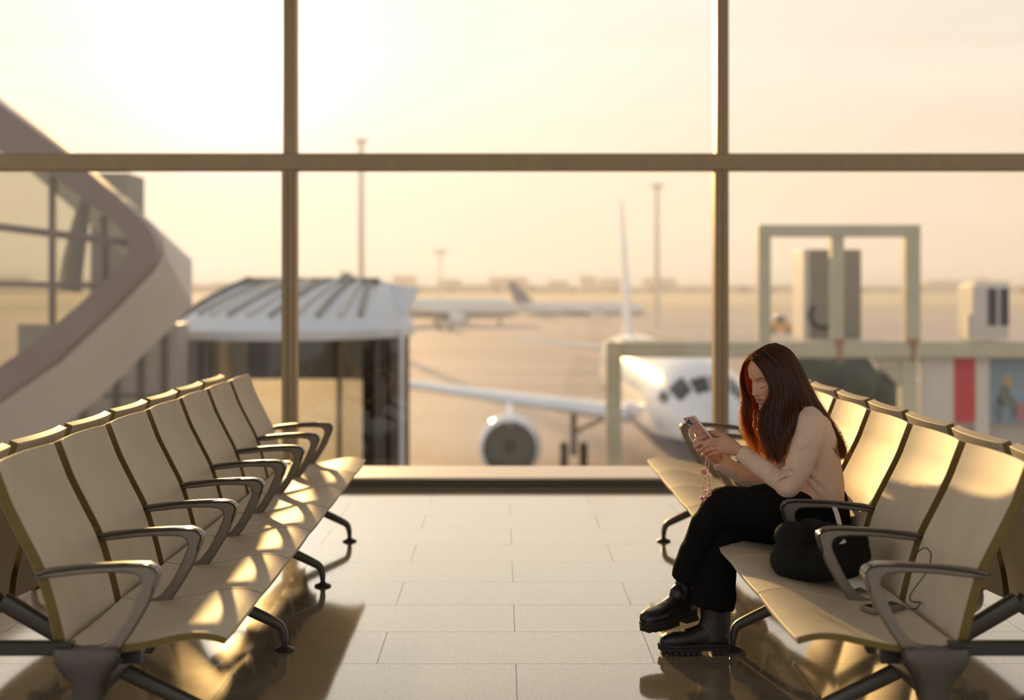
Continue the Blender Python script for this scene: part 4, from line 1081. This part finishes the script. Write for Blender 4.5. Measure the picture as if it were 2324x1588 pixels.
def sheet(mb, G, inset, thick, g0=0, g1=None, upto=10, nn=40):
    g1 = g1 if g1 is not None else len(G) - 1.001; centre = P(1752, 862, 5.415); A = []; B = []
    for i in range(nn + 1):
        g = g0 + (g1 - g0) * i / nn; q = guide_at(G, g); q = q[:upto]; a = []; b = []
        for j, p in enumerate(q):
            inn = (centre - p); inn.z *= .3; inn.normalize()
            if j > 15: inn = Vector((0, .7, 0)) if G is GA and g < 6.5 else Vector((-.5, 0, 0))
            tp = 1 - max(0, (j - 14)) / 16
            a.append(p + inn * inset); b.append(p + inn * (inset + thick * max(.15, tp)))
        A.append(a); B.append(b)
    mb.rings([a + b[::-1] for a, b in zip(A, B)], closed=True, cap=True)
hp = MB(); sheet(hp, GA, .007, .018, g0=1.6, upto=23); sheet(hp, GB, .006, .014, g0=4.0, upto=17)
hp.ball(H(-.022, 0, .022), (.088 * HS, .082 * HS, .108 * HS), 30, 18, m=Rh)
hair = hp.build('hair', M['haircap'], woman, angle=None)
hs = MB(); strands(hs, GA, 3400, .010, 5, spread=.0045, wave=.016); strands(hs, GA, 700, .018, 15, spread=.005, g1=2.4, wave=.014); strands(hs, GA, 500, .004, 8, spread=.012, wave=.018)
hs.build('hair_strands', M['hairdense'], hair, angle=None)
hs = MB(); strands(hs, GB, 420, .006, 6, g0=0, g1=3.2, wave=.020, spread=.009, r=.0006); strands(hs, GB, 160, .008, 16, g0=0, g1=2.0, wave=.024, spread=.014, r=.0006); strands(hs, GB, 420, .01, 7, g0=3.0)
hs.build('hair_strands', M['hair'], hair, angle=None)
# flyaways
fl = MB(); rnd = random.Random(3)
for k in range(46):
    a = rnd.choice([(1688, 888, 5.45), (1690, 905, 5.45), (1694, 925, 5.45)]); L_ = rnd.uniform(10, 34); an = rnd.uniform(.5, 1.1)
    p0 = Vector(a) + Vector((rnd.uniform(-3, 3), rnd.uniform(-8, 8), 0)); pts = [P(p0.x - L_ * t * math.cos(an), p0.y + L_ * t * math.sin(an) - 3 * t * t, 5.45 + .02 * t) for t in (0, .3, .6, 1)]
    fl.tube(pts, [.0004, .0004, .0003, .0001], 3, cap=False)
for k in range(50):
    p0 = rnd.choice([(1905, 1005), (1895, 985), (1910, 1030)]); L_ = rnd.uniform(10, 28); an = rnd.uniform(-.5, 1.2)
    pts = [P(p0[0] + L_ * t * math.cos(an), p0[1] + L_ * t * math.sin(an) + 5 * t * t, 5.36 + .05 * rnd.random()) for t in (0, .3, .6, 1)]
    fl.tube(pts, [.0004, .0004, .0003, .0001], 3, cap=False)
fl.build('stray_hairs', M['hair'], hair, angle=None)

# ------------------------------------------------------------------ phone with bead strap
r = empty('smartphone', PC, 'smartphone in a pink marbled case with a beaded strap, held by the woman', 'phone')
def rrect(w, h, rad, n=6):
    o = []
    for cx_, cy_, a0 in ((w - rad, h - rad, 0), (-w + rad, h - rad, 90), (-w + rad, -h + rad, 180), (w - rad, -h + rad, 270)):
        for k in range(n + 1):
            a = math.radians(a0 + 90 * k / n); o.append((cx_ + rad * math.cos(a), cy_ + rad * math.sin(a)))
    return o
MB().prism(rrect(.036, .0735, .010), 'z', -.0045, .0040).xform(Pm).build('case', M['phoneedge'], r, bevel=.0012)
MB().prism(rrect(.0345, .072, .009), 'z', -.0052, -.0044).xform(Pm).build('back_panel', M['phonecase'], r)
MB().prism(rrect(.0335, .0705, .009), 'z', .0039, .0046).xform(Pm).build('screen', M['screen'], r)
cam_m = Pm @ Matrix.Translation((.013, -.050, 0))
cb = MB().prism(rrect(.016, .017, .006), 'z', -.0075, -.005).xform(cam_m).build('camera_bump', M['planegrey'], r, bevel=.0008)
for dx, dy in ((-.007, -.007), (-.007, .007), (.007, 0)):
    mm = cam_m @ Matrix.Translation((dx, dy, 0)); MB().tube([mm @ Vector((0, 0, -.0075)), mm @ Vector((0, 0, -.0092))], .0052, 16).build('lens', M['screen'], cb)
st = empty('bead_strap', (0, 0, 0)); st.parent = r; st.location = (0, 0, 0)
beads_a = [(1600, 1038), (1603, 1044), (1601, 1050), (1602, 1057), (1600, 1064), (1602, 1072), (1601, 1080), (1599, 1088), (1598, 1096), (1597, 1104), (1597, 1112), (1598, 1119)]
beads_b = [(1606, 1040), (1609, 1048), (1609, 1055), (1608, 1062), (1609, 1070), (1607, 1078), (1609, 1086), (1610, 1094), (1611, 1102), (1613, 1110), (1614, 1117), (1612, 1123), (1606, 1126), (1601, 1124)]
ba = []; 
for seq, yy in ((beads_a, 5.280), (beads_b, 5.288)):
    q = catmull([P(x, y, yy) for x, y in seq], 3); mb = MB(); mb.tube(q, .0006, 6); mb.build('cord', M['beadlight'], st)
    for i, p in enumerate(q[::1]):
        ba.append((p, .0019 + .0009 * random.random(), i % 4 == 0))
bl = MB(); bd = MB()
for p, rad, big in ba:
    (bd if big else bl).ball(p, rad * (1.5 if big else 1), 8, 6)
bl.build('pale_beads', M['beadlight'], st)['kind'] = 'stuff'; bd.build('pink_beads', M['bead'], st)['kind'] = 'stuff'
# flower bead, ribbon bead, heart pendant
fb = MB(); c = P(1597, 1071, 5.276)
for k in range(5): fb.ball(c + Vector((.0075 * math.cos(k * 1.256), 0, .0075 * math.sin(k * 1.256))), (.0048, .003, .0048), 10, 8)
fb.ball(c + Vector((0, -.003, 0)), .003, 8, 6); fb.build('flower_bead', M['bead'], st)
def heart(c, s, th):
    o = []
    for k in range(40):
        t = 2 * PI * k / 40; o.append((c.x + s * 16 * math.sin(t) ** 3, c.z + s * (13 * math.cos(t) - 5 * math.cos(2 * t) - 2 * math.cos(3 * t) - math.cos(4 * t))))
    return MB().prism(o, 'y', c.y - th, c.y + th)
heart(P(1596, 1131, 5.276), .00082, .003).build('heart_pendant', M['bead'], st, bevel=.0015)
heart(P(1604, 1115, 5.278), .00070, .0025).build('heart_pendant', M['beadlight'], st, bevel=.0012)

# ------------------------------------------------------------------ plush bag
bg = MB()
for (x, y, Y, rx, ry, rz) in ((1862, 1276, 4.80, .150, .115, .066), (1802, 1272, 4.80, .085, .10, .068), (1797, 1217, 4.84, .064, .075, .054), (1842, 1214, 4.88, .07, .07, .06), (1912, 1258, 4.80, .10, .10, .085), (1925, 1228, 4.82, .072, .08, .06), (1876, 1222, 4.90, .08, .07, .06)):
    bg.ball(P(x, y, Y), (rx, ry, rz), 24, 14)
r = empty('plush_bag', P(1860, 1330, 4.94), 'black fluffy plush bag lying on the seat next to the woman', 'bag')
bo_ = remeshed(bg, 'body', M['bag'], r, .006, smooth=6)
fur = MB(); rnd = random.Random(4); wv = bo_.data.vertices; iw = world_of(r)
for k in range(6500):
    v = wv[rnd.randrange(len(wv))]; p = iw @ v.co; nn_ = (v.normal + Vector((rnd.gauss(0, .4), rnd.gauss(0, .4), rnd.gauss(0, .4) - .2))).normalized(); L_ = rnd.uniform(.004, .011)
    s_ = nn_.cross(Vector((rnd.random(), rnd.random(), rnd.random()))).normalized() * .0006
    if p.z > .44: fur.add([p - s_, p + s_, p + nn_ * L_], [(0, 1, 2)])
f_ = fur.build('fur', M['bag'], r, smooth=False); f_['kind'] = 'stuff'
tp = [P(1893, 1150, 5.10), P(1899, 1165, 5.06), P(1905, 1188, 5.0), P(1908, 1205, 4.98)]
sm = MB(); rings = []
for p in catmull(tp, 3): rings.append([p + Vector((-.009, -.0015, 0)), p + Vector((.009, -.0015, 0)), p + Vector((.009, .0015, 0)), p + Vector((-.009, .0015, 0))])
sm.rings(rings).build('white_strap', M['tissue'], r, label='white strap of the bag')
MB().add([P(1904, 1234, 4.69), P(1916, 1222, 4.69), P(1921, 1230, 4.69), P(1913, 1234, 4.69), P(1904, 1234, 4.71), P(1916, 1222, 4.71), P(1921, 1230, 4.71), P(1913, 1234, 4.71)], [(0, 1, 2, 3), (7, 6, 5, 4), (0, 4, 5, 1), (1, 5, 6, 2), (2, 6, 7, 3), (3, 7, 4, 0)]).build('care_tag', M['tissue'], r, smooth=False)
# ------------------------------------------------------------------ things on the nearest seats
def seat_h(u): return float(np.interp(u, [a for a, b in seat_prof[::-1]], [b for a, b in seat_prof[::-1]])) 
c = Vector((1.20 + .055, 4.40, seat_h(1.2) + .0125)); rot = Matrix.Rotation(math.radians(25), 4, 'Z')
r = empty('power_bank', (c.x, c.y, c.z - .010), 'flat silver power bank lying on the nearest right seat', 'power bank')
m = Matrix.Translation(c) @ rot
MB().prism(rrect(.070, .033, .008), 'z', -.008, .008).xform(m).build('body', M['powerbank'], r, bevel=.002)
MB().prism(rrect(.060, .024, .004), 'z', .0081, .0088).xform(m).build('top_panel', M['screen'], r)
q = [m @ Vector((.07, 0, 0)), c + Vector((.09, -.03, .012)), c + Vector((.11, .02, .05)), c + Vector((.085, .12, .12)), c + Vector((.115, .10, .185)), c + Vector((.07, .25, .16)), P(2085, 1242, 4.62), P(2060, 1300, 4.7)]
q = [m @ Vector((.068, 0, 0)), c + Vector((.088, -.045, .004)), c + Vector((.118, -.02, .020)), c + Vector((.105, .03, .012)), P(2066, 1350, 4.36), P(2085, 1322, 4.35), P(2106, 1292, 4.34), P(2113, 1258, 4.33), P(2100, 1243, 4.34), P(2082, 1254, 4.36), P(2074, 1274, 4.37)]
MB().tube(catmull(q, 6), .0022, 8).build('charging_cable', M['cable'])
tag(bpy.data.objects['charging_cable'], 'thin dark charging cable looping up the seat back from the power bank', 'cable')
c = Vector((1.195 + .055, 4.70, .0)); 
mb = MB(); rr_ = random.Random(9); A = []
for i in range(9):
    ring = []
    for j in range(9):
        x = (i - 4) / 4; y = (j - 4) / 4; hh = .030 * max(0, 1 - (x * x + y * y) * .55) + .010 * rr_.random(); ring.append(Vector((c.x + x * .05, c.y + y * .055, seat_h(c.x - .055 + x * .05) + .004 + hh)))
    A.append(ring)
B_ = [[p - Vector((0, 0, .0025)) for p in ring] for ring in A]
mb.rings([a + b[::-1] for a, b in zip(A, B_)], closed=True, cap=True)
tag(mb.build('tissue', M['tissue'], bevel=0), 'crumpled white tissue on the seat between bag and power bank', 'tissue')
